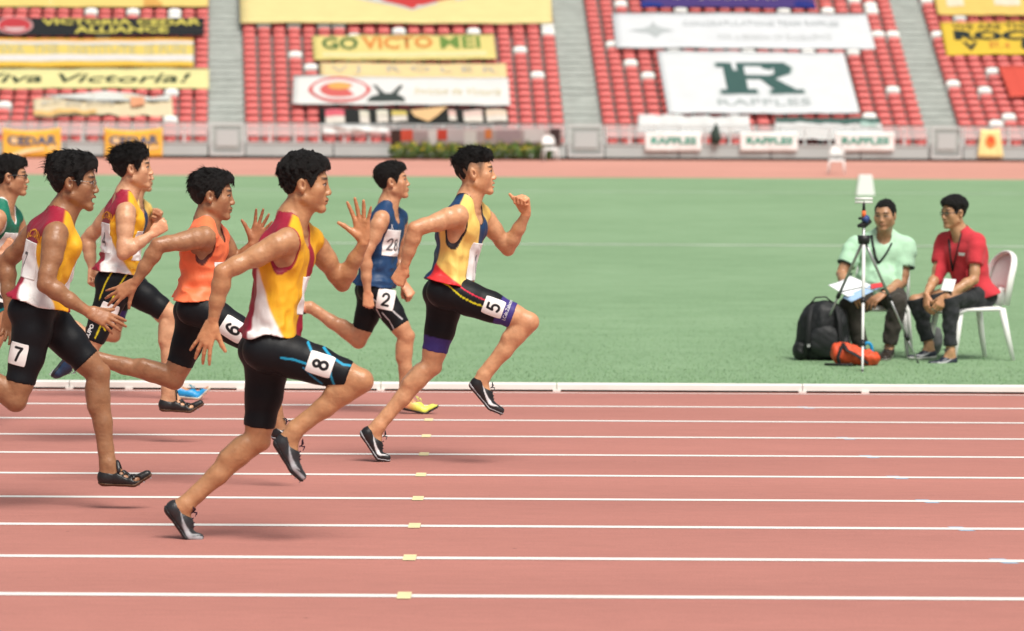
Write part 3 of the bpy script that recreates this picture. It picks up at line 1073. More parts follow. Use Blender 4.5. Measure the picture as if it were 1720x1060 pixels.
def build_person(sp):
    fig = Fig()
    d0 = sp['d0']
    fig.seed = sp.get('seed', 1)
    fig.fine = sp.get('fine', .0036)
    s = fig.s = sp.get('s', .95)              # girth of the limbs
    hs = sp.get('hs', 1.0)
    J = {k: at(v[0], v[1], d0 + (v[2] if len(v) > 2 else 0)) for k, v in sp['J'].items()}
    fig.J = J
    Pc = (J['hipR'] + J['hipL']) / 2
    base = Pc.copy()
    base[2] = sp['ground']
    fig.o = base
    fig.root = empty('person', base, sp['label'], 'person', sp.get('group'))
    up = nrm(J['neck'] - Pc)
    L = np.linalg.norm(J['neck'] - Pc)
    Ap = tri_frame(J['hipR'] - J['hipL'], up)
    Ac = tri_frame(J['shR'] - J['shL'], up)
    fwd = nrm(Ap[1] + Ac[1])
    Am = tri_frame(Ap[0] + Ac[0], up)
    k = L / .50
    tw = sp.get('tw', 1.0) * s

    def tp(A, r_, f_, u_):
        return Pc + A[0] * r_ * tw + A[1] * f_ * tw + up * u_ * k
    belly = sp.get('belly', 0.0)
    pelvis = [Ell(tp(Ap, 0, -.005, .035), Ap, np.array([.150 * tw, .100 * tw, .115 * k]), .05)]
    for q, h in ((1, 'hipR'), (-1, 'hipL')):
        pelvis.append(Ell(J[h] - Ap[1] * .050 * s - up * .005, np.eye(3), [.078 * s] * 3, .04))
    trunk = [Ell(tp(Am, 0, .002 + belly * .4, .165), Am, np.array([.127 * tw, .088 * tw + belly * .6, .13 * k]), .05),
             Ell(tp(Ac, 0, .000, .325), Ac, np.array([.148 * tw, .105 * tw, .150 * k]), .05),
             Ell(tp(Ac, 0, -.005, .40), Ac, np.array([.155 * tw, .085 * tw, .085 * k]), .04)]
    if belly:
        trunk.append(Ell(tp(Am, 0, .055, .13), Am, np.array([.12 * tw, .07 * tw + belly, .11 * k]), .05))
    shm = (J['shR'] + J['shL']) / 2
    for q, n_ in ((1, 'shR'), (-1, 'shL')):
        e = J[n_]
        trunk.append(Cone(tp(Ac, q * .05, -.005, .44), shm + (e - shm) * .88 - up * .004, .066 * s, .052 * s, .035))
        trunk.append(Cone(J['neck'] + up * .035 - Ac[1] * .005, shm + (e - shm) * .80 + up * .004, .040 * s, .036 * s, .05))
        trunk.append(Ell(tp(Ac, q * .070, .070, .375), Ac, np.array([.075 * tw, .036 * tw, .058 * k]), .03))
        trunk.append(Ell(tp(Ac, q * .080, -.070, .36), Ac, np.array([.066 * tw, .030 * tw, .08 * k]), .03))
    hy, hp, hr = [math.radians(v) for v in sp.get('look', (0, 0, 0))]
    hf = np.array(sp.get('face', (1, 0, 0)), float)
    upv = np.array([0, 0, 1.0])
    hf = rot(hf, upv, hy)
    hrt = nrm(np.cross(hf, upv))
    hf = rot(hf, hrt, hp)
    hup = rot(np.cross(hrt, hf), hf, hr)
    A = np.stack([np.cross(hf, hup), hf, hup])
    H = J['head']
    neckp = [Cone(J['neck'] - up * .01, H - A[1] * .016 * hs - A[2] * .062 * hs, .056 * s, .053 * s, .035),
             Cone(J['neck'] + Ac[1] * .03 + up * .0, H + A[1] * .020 * hs - A[2] * .075 * hs, .036 * s, .038 * s, .03)]
    notch = J['neck'] + Ac[1] * .060 * s - up * .035
    for q, n_ in ((1, 'shR'), (-1, 'shL')):
        neckp.append(Cone(H + hs * (q * .046 * A[0] - .030 * A[1] - .060 * A[2]), notch + Ac[0] * q * .012, .012 * s, .010 * s, .016))
        neckp.append(Cone(notch + Ac[0] * q * .014, shm + (J[n_] - shm) * .80 + up * .030 + Ac[1] * .010, .011 * s, .010 * s, .014))
    headp = head_prims(H, A, hs, sp.get('mouth', 0.0), sp.get('full', 1.0))
    arms, hands, thighs, shins, feet = [], [], {}, [], []
    for side, q in (('R', 1), ('L', -1)):
        arms.append(arm_prims(J['sh' + side], J['el' + side], J['wr' + side], s * sp.get('arm', 1.0), Ac[0] * q))
        hd = sp['hand' + side]
        tip = at(hd['tip'][0], hd['tip'][1], d0 + hd['tip'][2])
        hands.append(hand_prims(J['wr' + side] + nrm(tip - J['wr' + side]) * .012, tip - J['wr' + side], hd['palm'], side, s * hd.get('s', 1.04), hd['style']))
        thighs[side] = leg_prims(J['hip' + side], J['kn' + side], J['an' + side], fwd, s * sp.get('leg', 1.0), 'thigh')
        shins += leg_prims(J['hip' + side], J['kn' + side], J['an' + side], fwd, s * sp.get('leg', 1.0), 'shin')
        fs = sp['foot' + side]
        pts = [at(p[0], p[1], d0 + p[2]) for p in fs['pts']]
        foot = build_shoe(fig, J['an' + side], pts[0], pts[1], pts[2], Ap[0], fs['shoe'], None)
        feet += foot
        feet.append(Cone(J['an' + side], foot[0].c, .030 * s, .026 * s, .03))
        if fs['shoe'].get('sock'):
            kn, an = J['kn' + side], J['an' + side]
            sk = leg_prims(J['hip' + side], kn, an, fwd, s, 'shin') + [Cone(an, foot[0].c, .033 * s, .03 * s, .03)]
            lo, hi = an - .09, an + .09
            g0 = Grid(lo, hi, fig.fine, [], fig.fine)
            D, R = eval_grid(sk, g0)
            X, Y, Z = g0.coords(R)
            ax = nrm(kn - an)
            al = (X - an[0]) * ax[0] + (Y - an[1]) * ax[1] + (Z - an[2]) * ax[2]
            D = np.maximum(np.maximum(D - .004, al - fs['shoe'].get('sock_h', .05)), -(al + .06))
            V, Q = surf(D.astype(np.float32), [g0.ax[i][R[i][0]:R[i][1]] for i in range(3)], 1)
            link('sock', mesh_np('sock', V - fig.o, Q, np.tile(fs['shoe']['sock'], (len(V), 1))), M_COTTON, fig.root)
    if sp.get('report'):
        g_ = lambda a, b: round(float(np.linalg.norm(J[a] - J[b])), 3)
        print('BONES', sp['report'], 'torso', round(float(L), 3), 'ua', g_('shR', 'elR'), g_('shL', 'elL'), 'fa', g_('elR', 'wrR'), g_('elL', 'wrL'),
              'th', g_('hipR', 'knR'), g_('hipL', 'knL'), 'sh', g_('knR', 'anR'), g_('knL', 'anL'), 'neck-head', g_('neck', 'head'), 'shw', g_('shR', 'shL'))

    body = pelvis + trunk + thighs['R'] + thighs['L'] + shins + feet + arms[0] + arms[1] + hands[0] + hands[1] + neckp + headp
    lo, hi = prim_bounds(body)
    fb = [(H - .15 * hs, H + .15 * hs)]
    for h_ in hands:
        a, b = prim_bounds(h_)
        fb.append((a - .01, b + .01))
    g = Grid(lo - .03, hi + .03, sp.get('coarse', .0058), fb, fig.fine)
    D, R = eval_grid(body, g, .02)
    V, Q = surf(D, [g.ax[i][R[i][0]:R[i][1]] for i in range(3)], 1, .2)
    del D
    V, Q = keep_big(V, Q)
    # ---- skin, lip, brow and eye colours, plus shade painted into the ear hollow
    sk = np.array(sp['skin'], float)
    c = np.tile(sk, (len(V), 1))
    l = (V - H) @ A.T / hs
    hd_ = np.linalg.norm(l, axis=1) < .17
    x, y, z = np.abs(l[:, 0]), l[:, 1], l[:, 2]
    mth = sp.get('mouth', 0.0)
    lips = sstep(.030, .020, x) * sstep(.078, .086, y) * sstep(-.086 - mth, -.078 - mth, z) * sstep(-.050, -.056, z) * hd_
    c = lerp3(c, sk * np.array([.80, .50, .50]), lips * .42)
    if mth > 0:
        c = lerp3(c, (.03, .008, .006), sstep(.020, .014, x) * sstep(.07, .08, y) * sstep(.35 * mth + .001, .2 * mth, np.abs(z + .0685 + mth * .4)) * hd_)
    else:
        c = lerp3(c, sk * .25, sstep(.026, .020, x) * sstep(.080, .086, y) * sstep(.0030, .0012, np.abs(z + .0685)) * hd_)
    brow = sstep(.012, .018, x) * sstep(.054, .046, x) * sstep(.0065, .0042, np.abs(z - .0265 + .10 * np.maximum(x - .035, 0))) * (y > .045) * hd_
    c = lerp3(c, (.02, .014, .010), brow * .9)
    ex, ez = (x - .032) / .0150, (z - .001) / .0062
    eye = sstep(1.1, .85, ex * ex + ez * ez) * (y > .05) * hd_
    c = lerp3(c, (.40, .36, .33), eye)
    c = lerp3(c, (.015, .009, .007), sstep(.0075, .0060, np.hypot(x - .032, z - .001)) * (y > .05) * eye)
    lash = sstep(.0042, .0020, np.abs(z - .001 - .0062 * np.sqrt(np.clip(1 - ex * ex, 0, 1)))) * (np.abs(ex) < 1.15) * (y > .05) * hd_
    c = lerp3(c, (.02, .013, .01), lash)
    ear_shade = sstep(.0075, .004, np.hypot(y + .008, (z + .006) * .6)) * (x > .07) * hd_
    c = lerp3(c, sk * np.array([.40, .24, .20]), ear_shade * .85)  # inner shadow of the ear put into the skin colour
    # close-cropped sides and nape
    if sp.get('crop', 0) > 0:
        zl = np.interp(y, HAIRLINE_Y, HAIRLINE_Z)
        crop = sstep(-.012, .004, z - zl + .004) * (y < .05) * hd_ * (1 - (x > .078))
        c = lerp3(c, (.03, .024, .02), crop * sp['crop'] * (.35 + .65 * sstep(.0, .055, z - zl)))
    for h_, hd in ((hands[0], sp['handR']), (hands[1], sp['handL'])):
        # rosier palms, knuckles and fingertips
        a, b = prim_bounds(h_)
        inn = ((V > a - .01) & (V < b + .01)).all(1)
        c = lerp3(c, np.minimum(sk * np.array([1.28, 1.12, 1.10]), .8), inn * .6)
    if sp.get('rosy', .25):
        chk = np.exp(-(((x - .045) / .02) ** 2 + ((y - .06) / .03) ** 2 + ((z + .03) / .022) ** 2)) * hd_
        c = lerp3(c, sk * np.array([1.02, .72, .66]), chk * sp.get('rosy', .25) * 1.6)
        for kn in ('knR', 'knL', 'elR', 'elL'):
            w_ = np.exp(-(np.linalg.norm(V - J[kn], axis=1) / .055) ** 2)
            c = lerp3(c, sk * np.array([.86, .66, .60]), w_ * .55)
    mott = wob(V.T, 22, fig.seed + 5)
    c = c * (1 + .05 * mott[:, None] * np.array([.6, 1.0, 1.1]))
    link('body', mesh_np('body', V - fig.o, Q, np.clip(c, 0, 1)), M_SKIN, fig.root)

    build_hair(fig, H, A, hs, sp['hair'])
    if sp.get('specs'):
        build_specs(fig, H, A, hs, sp['specs'], **sp.get('specs_kw', {}))

    # ---------------- clothes
    def tcoord(Px, Py, Pz):
        ux, uy, uz = Px - Pc[0], Py - Pc[1], Pz - Pc[2]
        h = ux * up[0] + uy * up[1] + uz * up[2]
        rr = ux * Am[0, 0] + uy * Am[0, 1] + uz * Am[0, 2]
        ff = ux * Am[1, 0] + uy * Am[1, 1] + uz * Am[1, 2]
        return rr, ff, h
    fig.tcoord, fig.up, fig.L, fig.Am, fig.Ac, fig.Pc = tcoord, up, L, Am, Ac, Pc
    tops = sp['top']
    tprims = pelvis + trunk
    sleeve = tops.get('sleeve', 0)
    if sleeve:
        for i, side in enumerate('RL'):
            tprims = tprims + arms[i][:7]
    loose = tops.get('loose', .012)
    hb = tops.get('hem', .055)

    def top_field(X, Y, Z, D):
        rr, ff, h = tcoord(X, Y, Z)
        hn = h / L
        off = .0055 + tops.get('puff', 0) + loose * (1 - sstep(.30, .75, hn))
        wr_ = .9 * wob((X, Y, Z), 30, fig.seed + 21, (1, 1, .35)) + .7 * (1 - 2 * np.abs(wob((X, Y, Z), 26, fig.seed + 22, (.8, .8, 1.3))))
        off = off + 1.35 * tops.get('wr', .0035) * wr_ * (.35 + .9 * (1 - sstep(.3, .8, hn)))
        off = off + tops.get('flare', .010) * sstep(.05, -.05, h - hb - .04)
        F = D - off
        clip = (hb - h) + .010 * wob((X, Y, Z), 16, fig.seed + 23)
        if 'hemback' in tops:
            clip = clip - tops['hemback'] * sstep(.0, -.08, ff)
        # neck opening
        nx, ny, nz = [(X, Y, Z)[i] - (J['neck'] + up * .03)[i] for i in range(3)]
        ax = nrm(H - J['neck'])
        tt = nx * ax[0] + ny * ax[1] + nz * ax[2]
        rad = np.sqrt(np.maximum(nx * nx + ny * ny + nz * nz - tt * tt, 0))
        nk = tops.get('neck', .066) * s
        clip = np.maximum(clip, np.where(tt > -.05, nk - rad, -.02))
        sc = Ell(J['neck'] + Ac[1] * .058 * s - up * tops.get('scoop', .020), Ac, np.array([.056 * s, .06 * s, tops.get('vee', .075)]), .01)
        clip = np.maximum(clip, -sc.d(X, Y, Z))
        if not sleeve:
            ah = tops.get('armhole', .078) * s
            for q, n_ in ((1, 'shR'), (-1, 'shL')):
                e = Ell(J[n_] + Ac[0] * q * tops.get('arm_out', .045) * s - up * tops.get('arm_down', .035), Ac,
                        np.array([ah, ah * .88, ah + tops.get('deep', .02)]), .01)
                clip = np.maximum(clip, -e.d(X, Y, Z))
        else:
            for side in 'RL':
                a_, b_ = J['sh' + side], J['el' + side]
                u_ = nrm(b_ - a_)
                t_ = (X - a_[0]) * u_[0] + (Y - a_[1]) * u_[1] + (Z - a_[2]) * u_[2]
                dd = np.sqrt(np.maximum((X - a_[0]) ** 2 + (Y - a_[1]) ** 2 + (Z - a_[2]) ** 2 - t_ ** 2, 0))
                lat_ = ((X - a_[0]) * Ac[0, 0] + (Y - a_[1]) * Ac[0, 1] + (Z - a_[2]) * Ac[0, 2]) * (1 if side == 'R' else -1)
                near = (dd < .085) & (lat_ > -.03 - .0 * dd)
                clip = np.maximum(clip, np.where(near, t_ - sleeve, -.02))
        return np.maximum(F, clip)

    D, R = eval_grid(tprims, g, .05)
    X, Y, Z = g.coords(R)
    F = top_field(X, Y, Z, D)
    V, Q = surf(F.astype(np.float32), [g.ax[i][R[i][0]:R[i][1]] for i in range(3)], 1, .3)
    V, Q = keep_big(V, Q)
    rr, ff, h = tcoord(V[:, 0], V[:, 1], V[:, 2])
    # edges of the openings, for piping
    edge = np.full(len(V), 9.0)
    if not sleeve:
        ah = tops.get('armhole', .078) * s
        for q, n_ in ((1, 'shR'), (-1, 'shL')):
            e = Ell(J[n_] + Ac[0] * q * tops.get('arm_out', .045) * s - up * tops.get('arm_down', .035), Ac, np.array([ah, ah * .88, ah + tops.get('deep', .02)]), .01)
            edge = np.minimum(edge, np.abs(e.d(V[:, 0], V[:, 1], V[:, 2])))
    nb = V - (J['neck'] + up * .03)
    ax = nrm(H - J['neck'])
    tt = nb @ ax
    rad = np.sqrt(np.maximum((nb ** 2).sum(1) - tt ** 2, 0))
    nedge = np.where(tt > -.05, np.abs(tops.get('neck', .066) * s - rad), 9)
    sc = Ell(J['neck'] + Ac[1] * .058 * s - up * tops.get('scoop', .020), Ac, np.array([.056 * s, .06 * s, tops.get('vee', .075)]), .01)
    nedge = np.minimum(nedge, np.abs(sc.d(V[:, 0], V[:, 1], V[:, 2])))
    theta = np.degrees(np.arctan2(np.abs(rr), ff - .0))
    sl_t = None
    if sleeve:
        sl_t = np.full(len(V), -1.0)
        for side in 'RL':
            a_, b_ = J['sh' + side], J['el' + side]
            u_ = nrm(b_ - a_)
            t_ = (V - a_) @ u_
            dd = np.linalg.norm(V - a_ - t_[:, None] * u_, axis=1)
            lt_ = (V - a_) @ Ac[0] * (1 if side == 'R' else -1)
            sl_t = np.where((dd < .085) & (lt_ > -.03 + .25 * t_), np.maximum(sl_t, t_), sl_t)
    tc = tops['paint'](dict(theta=theta, h=h / L, z=h, rr=rr, ff=ff, edge=edge, nedge=nedge, sleeve=sl_t, V=V))
    link(tops['name'], mesh_np(tops['name'], V - fig.o, Q, tc), tops.get('mat', M_CLOTH), fig.root)

    def top_pts(P):
        return top_field(P[:, 0], P[:, 1], P[:, 2], eval_pts(tprims, P))
    fig.top_pts = top_pts

    # ---- shorts or trousers
    leg = sp['legs']
    off0 = leg.get('off', .0035)
    lprims = pelvis + trunk[:1] + thighs['R'] + thighs['L']
    full = leg.get('full', False)
    if full:
        lprims = lprims + shins
    D, R = eval_grid(lprims, g, .05)
    X, Y, Z = g.coords(R)

    def seg(X, Y, Z, a, b):
        ab = b - a
        t = ((X - a[0]) * ab[0] + (Y - a[1]) * ab[1] + (Z - a[2]) * ab[2]) / (ab @ ab)
        tcx = np.clip(t, 0, 1)
        d = np.sqrt((X - a[0] - tcx * ab[0]) ** 2 + (Y - a[1] - tcx * ab[1]) ** 2 + (Z - a[2] - tcx * ab[2]) ** 2)
        return t, d

    def leg_field(X, Y, Z, D):
        rr, ff, h = tcoord(X, Y, Z)
        off = off0 + leg.get('wr', .0) * (wob((X, Y, Z), 34, fig.seed + 31) + .6 * wob((X, Y, Z), 70, fig.seed + 32))
        clip = h - leg.get('waist', .105)
        if not full:
            tR, dR = seg(X, Y, Z, J['hipR'], J['knR'])
            tL, dL = seg(X, Y, Z, J['hipL'], J['knL'])
            hm = leg.get('hem', .74)
            clip = np.maximum(clip, np.where(dR < dL, tR - hm, tL - hm) * .42)
        else:
            tR, dR = seg(X, Y, Z, J['knR'], J['anR'])
            tL, dL = seg(X, Y, Z, J['knL'], J['anL'])
            off = off + leg.get('cuff', .006) * sstep(.3, .9, np.where(dR < dL, tR, tL))
            clip = np.maximum(clip, np.where(dR < dL, tR - leg.get('hem', .93), tL - leg.get('hem', .93)) * .4)
        return np.maximum(D - off, clip)
    F = leg_field(X, Y, Z, D)
    V, Q = surf(F.astype(np.float32), [g.ax[i][R[i][0]:R[i][1]] for i in range(3)], 1)
    V, Q = keep_big(V, Q)
    cl = np.tile(np.array(leg['col'], float), (len(V), 1))
    for side, q in (('R', 1), ('L', -1)):
        a, b = J['hip' + side], J['kn' + side]
        an = J['an' + side]
        t, d = seg(V[:, 0], V[:, 1], V[:, 2], a, b)
        to, do = seg(V[:, 0], V[:, 1], V[:, 2], J['hip' + ('L' if side == 'R' else 'R')], J['kn' + ('L' if side == 'R' else 'R')])
        ax = nrm(b - a)
        kf = b - (a + an) / 2
        ft = nrm(kf - ax * (kf @ ax))
        if ft @ fwd < -.2 and abs(ax @ fwd) < .5:
            ft = nrm(fwd - ax * (fwd @ ax))
        outw = nrm(np.cross(ft, ax)) * 1.0
        if outw @ (Ap[0] * q) < 0:
            outw = -outw
        rel = V - a
        wf = rel @ ft
        wo = rel @ outw
        mine = (d <= do) & (wo > .0)
        for item in leg.get('stripes', []):
            if side not in item.get('sides', 'RL'):
                continue
            dd = polydist(t * np.linalg.norm(b - a), wf, item['line'])
            cl = lerp3(cl, item['col'], sstep(item['w'], item['w'] * .55, dd) * mine)
        for bd in leg.get('bands', []):
            if side in bd.get('sides', 'RL'):
                cl = lerp3(cl, bd['col'], sstep(bd['t0'] - .008, bd['t0'] + .008, t + bd.get('tilt', 0) * wf) * (d <= do))
    link(leg['name'], mesh_np(leg['name'], V - fig.o, Q, cl), leg.get('mat', M_LYCRA), fig.root)

    def leg_pts(P):
        return leg_field(P[:, 0], P[:, 1], P[:, 2], eval_pts(lprims, P))
    fig.leg_pts = leg_pts

    # ---- number card on the thigh
    hn = sp.get('hipnum')
    if hn:
        side = hn.get('side', 'R')
        a, b = J['hip' + side], J['kn' + side]
        ax = nrm(b - a)
        N = nrm(np.array([0, -1.0, 0]) + np.array(hn.get('nadd', (0, 0, 0))))
        c = at(hn['px'][0], hn['px'][1], d0 - .16)
        Vv = -ax if 'upv' not in hn else np.array(hn['upv'], float)
        Vv = nrm(Vv - N * (Vv @ N))
        U = np.cross(Vv, N)
        sz = hn.get('size', .115)

        def paint(u, v):
            col = np.tile(np.array([.80, .79, .77]), (len(u), 1))
            return lerp3(col, (.01, .01, .012), digits_mask(u, v, hn['n'], sz, sz * .60, sz * .125))
        decal(fig, leg_pts, c, N, U, sz * .92, sz * 1.05, 44, 48, paint, 'hip_number', fig.root, .003, corner=.10)
        if hn.get('pins', True):
            pass
    for bb in sp.get('bibs', []):
        th_, hh = math.radians(bb['theta']), bb['h']
        N = nrm(Am[1] * math.cos(th_) + Am[0] * math.sin(th_))
        c = Pc + up * hh * L + N * .06
        U = np.cross(up, N)
        w_, h_ = bb.get('w', .20), bb.get('hgt', .165)

        def paint(u, v, bb=bb, w_=w_, h_=h_):
            col = np.tile(np.array([.82, .82, .81]), (len(u), 1))
            if bb.get('text'):
                col = lerp3(col, bb.get('ink', (.10, .10, .11)), digits_mask(u, v, bb['text'], w_, h_ * .42, h_ * .075, 0, -h_ * .06))
            if bb.get('head'):
                m = sstep(.004, .002, np.abs(v - h_ * .36) - h_ * .045) * (np.abs(u) < w_ * .36) * (np.sin(u * 420) > -.3)
                col = lerp3(col, bb['head'], m * .8)
            return col
        decal(fig, top_pts, c, N, U, w_, h_, 44, 38, paint, 'race_bib', fig.root, .003)
    return fig


def print_on(fig, field, txt, c, N, U, w, h, rgb, name='lettering', gap=.003, bold=.02, arc=0.0):
    """letters printed on a garment"""
    cu = bpy.data.curves.new(name, 'FONT')
    cu.body = txt
    cu.offset = bold
    cu.resolution_u = 2
    ob = bpy.data.objects.new(name, cu)
    COL.objects.link(ob)
    bpy.context.view_layer.update()
    me = bpy.data.meshes.new_from_object(ob.evaluated_get(bpy.context.evaluated_depsgraph_get()))
    bpy.data.objects.remove(ob)
    co = np.empty(len(me.vertices) * 3, np.float32)
    me.vertices.foreach_get('co', co)
    co = co.reshape(-1, 3)
    lo, hi = co.min(0), co.max(0)
    N = nrm(N)
    U = nrm(U - N * (U @ N))
    V = np.cross(N, U)
    u = (co[:, 0] - lo[0]) / (hi[0] - lo[0]) - .5
    v = (co[:, 1] - lo[1]) / (hi[1] - lo[1]) - .5
    S = c + np.outer(u * w, U) + np.outer(v * h - arc * 4 * u * u, V) + N * .20
    T = np.zeros(len(S))
    for _ in range(50):
        T += np.clip((field(S - T[:, None] * N) - gap) * .6, -.02, .03)
    T = np.minimum(T, np.median(T) + .06)
    P = S - T[:, None] * N
    me.vertices.foreach_set('co', (P - fig.o).astype(np.float32).ravel())
    me.update()
    return link(name, me, mat_plain(name + '_ink', rgb, rough=.6, spec=.2), fig.root)


# ------------------------------------------------------------------ kit paint
def paint_maroon(q):
    th, h = q['theta'], q['h']
    c = np.tile(np.array(YELLOW), (len(th), 1))
    side = sstep(-3, 3, th - np.interp(h, [0, .15, .35, .55, .75], [54, 70, 97, 122, 132]))
    c = lerp3(c, WHITE, side)
    back = sstep(-3, 3, th - np.interp(h, [0, .12, .25, .5, .75, .9], [112, 122, 136, 138, 118, 100]))
    c = lerp3(c, MAROON, back)
    front = sstep(3, -3, th - np.interp(h, [0, .3, .6, .85], [34, 26, 22, 12]))
    c = lerp3(c, MAROON, front)
    yoke = sstep(.80, .83, h) * sstep(.012, -.006, q['ff'] - .010)
    c = lerp3(c, MAROON, yoke)
    c = lerp3(c, MAROON, sstep(.0085, .0055, q['edge']))
    c = lerp3(c, MAROON, sstep(.0085, .0055, q['nedge']))
    return c


def paint_navy_yellow(q):
    th, h = q['theta'], q['h']
    c = np.tile(np.array(PALEYEL), (len(th), 1))
    red = sstep(-.012, .012, np.interp(th, [30, 60, 140], [.02, .12, .34]) - h)
    c = lerp3(c, (.70, .03, .035), red)
    back = sstep(-3, 3, th - np.interp(h, [0, .3, .8, .9], [128, 132, 128, 105]))
    c = lerp3(c, NAVY, back)
    c = lerp3(c, NAVY, sstep(3, -3, th - np.interp(h, [.5, .75, .9], [20, 32, 24])) * sstep(.42, .48, h))
    c = lerp3(c, NAVY, sstep(.86, .88, h) * sstep(.0, -.012, q['ff'] + .012))
    c = lerp3(c, (.02, .015, .02), sstep(.0075, .0045, q['edge']))
    c = lerp3(c, (.02, .015, .02), sstep(.0075, .0045, q['nedge']))
    return c


def paint_plain(col, trim, w=.0075, spot=None):
    def f(q):
        c = np.tile(np.array(col, float), (len(q['theta']), 1))
        if trim is not None:
            c = lerp3(c, trim, sstep(w, w * .6, q['edge']))
            c = lerp3(c, trim, sstep(w, w * .6, q['nedge']))
        return c
    return f
# ------------------------------------------------------------------ the track surface level, used by runners
TRACK_SLOPE = 0.0104


def track_z(y):
    return (CAM[2] - 1.65) - TRACK_SLOPE * y


S_BLACK = dict(col=(.012, .012, .014), sole=(.02, .02, .022), sole_line=(.35, .35, .37), tick=(.72, .72, .74), lace=(.03, .03, .04))
S_BLACKGREY = dict(col=(.022, .023, .026), sole=(.02, .02, .022), flash=(.40, .41, .44), tick=(.34, .35, .37), lace=(.05, .02, .04))
S_STRAP = dict(col=(.012, .012, .013), sole=(.10, .055, .03), holes=True, sole_h=.010)
S_LIME = dict(col=(.72, .80, .12), fade=(.75, .30, .18), sole=(.03, .03, .03), lace=(.75, .80, .25))
S_BLUE = dict(col=(.01, .28, .62), sole=(.70, .74, .62), lace=(.02, .35, .45), sock=(.75, .75, .74), sock_h=.06, toe=(.02, .32, .72))
S_NAVY = dict(col=(.012, .03, .075), sole=(.03, .03, .04), lace=(.3, .3, .32))

RUN = []

# number 8, nearest
RUN.append(dict(
    report='8', seed=8, d0=14.86, s=.97, arm=.94, hs=1.012, fine=0.0042, coarse=0.0082,
    label='sprinter numbered 8 in maroon, yellow and white singlet, nearest the camera',
    skin=(0.454, 0.231, 0.114), look=(2, -4, 0), mouth=0.0,
    J=dict(head=(513, 308, 0), neck=(487, 376, .0), shR=(482, 404, -.165), shL=(524, 404, .165),
           elR=(374, 457, -.24), wrR=(358, 538, -.22), elL=(575, 476, .25), wrL=(611, 408, .17),
           hipR=(458, 590, -.085), hipL=(450, 590, .085), knR=(606, 640, -.10), anR=(497, 722, -.10),
           knL=(432, 738, .09), anL=(313, 848, .05)),
    handR=dict(tip=(338, 590, -.22), palm=(.25, 1, -.1), style='spread'),
    handL=dict(tip=(604, 340, .15), palm=(-.25, -1, 0), style='open'),
    footR=dict(pts=[(457, 742, -.10), (489, 792, -.10), (509, 812, -.10)], shoe=S_BLACKGREY),
    footL=dict(pts=[(274, 854, .05), (316, 909, .05), (344, 911, .05)], shoe=S_BLACKGREY),
    hair=dict(top=.0220, side=.0085, amp=.0075, freq=105, sweep=(0, -.2, .3), len=.009, lift=.9, mess=.5, strands=900, fade=.06,
              bulge=[((0, .052, .090), (.05, .040, .028))]),
    top=dict(name='singlet', paint=paint_maroon, loose=.014, hem=.080, hemback=.03, flare=.004, armhole=.086, arm_out=.045, arm_down=.048, deep=.034, vee=.085, wr=.006),
    legs=dict(name='shorts', col=BLACK, hem=.86, stripes=[
        dict(col=(.02, .30, .50), w=.006, sides='R', line=[(.05, -.01), (.10, .0), (.16, .0), (.22, -.002)]),
        dict(col=(.02, .30, .50), w=.006, sides='R', line=[(.13, .085), (.17, .045), (.20, .02)]),
        dict(col=(.02, .30, .50), w=.006, sides='R', line=[(.20, .085), (.24, .060), (.30, .045), (.33, .05)]),
        dict(col=(.02, .30, .50), w=.006, sides='R', line=[(.24, .058), (.25, .02), (.27, -.02), (.30, -.06)]),
        dict(col=(.02, .20, .36), w=.005, sides='R', line=[(.15, -.02), (.20, -.045), (.24, -.06)])]),
    hipnum=dict(n='8', px=(538, 612), size=.102),
    bibs=[dict(theta=0, h=.47, w=.13, hgt=.16)],
))

# number 5
RUN.append(dict(
    report='5', seed=5, d0=18.62, s=.98, hs=1.012, fine=0.0044, coarse=0.0092,
    label='sprinter numbered 5 in navy and yellow singlet with purple-hemmed shorts, leading the race',
    skin=(0.577, 0.302, 0.160), look=(2, 2, 0), mouth=.006,
    J=dict(head=(798, 289, 0), neck=(785, 342, .0), shR=(768, 362, -.165), shL=(808, 360, .165),
           elR=(697, 384, -.26), wrR=(680, 446, -.22), elL=(853, 418, .24), wrL=(884, 360, .16),
           hipR=(757, 492, -.085), hipL=(750, 494, .085), knR=(888, 541, -.10), anR=(814, 630, -.10),
           knL=(724, 614, .09), anL=(638, 714, .05)),
    handR=dict(tip=(660, 488, -.20), palm=(.2, 1, .1), style='fist'),
    handL=dict(tip=(877, 322, .12), palm=(-.5, -.8, .1), style='thumbup'),
    footR=dict(pts=[(786, 646, -.10), (821, 687, -.10), (846, 698, -.10)], shoe=S_BLACK),
    footL=dict(pts=[(603, 727, .05), (634, 772, .05), (657, 776, .05)], shoe=S_BLACK),
    crop=.75,
    hair=dict(mess=.32, undercut=.052, top=0.0187, side=0.0012, amp=.0045, freq=90, sweep=(0, -.9, .25), len=.020, lift=.55, strands=900, fade=.075, strand_z=.045,
              bulge=[((0, .045, .090), (.05, .048, .026))]),
    top=dict(name='singlet', paint=paint_navy_yellow, loose=.013, hem=.05, armhole=.088, arm_out=.040, arm_down=.070, deep=.055, vee=.10, neck=.068, wr=.0055),
    legs=dict(name='shorts', col=BLACK, hem=.80, bands=[dict(t0=.60, col=(.055, .04, .20))],
              stripes=[dict(col=(.70, .62, .02), w=.0045, sides='R', line=[(-.10, .045), (-.02, .035), (.06, .005), (.13, -.005), (.20, -.004)]),
                       dict(col=(.62, .02, .06), w=.0045, sides='R', line=[(-.10, .080), (-.02, .070), (.06, .045), (.13, .033), (.20, .030)]),
                       ]),
    hipnum=dict(n='5', px=(829, 516), size=.104),
    bibs=[dict(theta=2, h=.40, text='1', w=.17, hgt=.20, ink=(.25, .25, .28))],
))

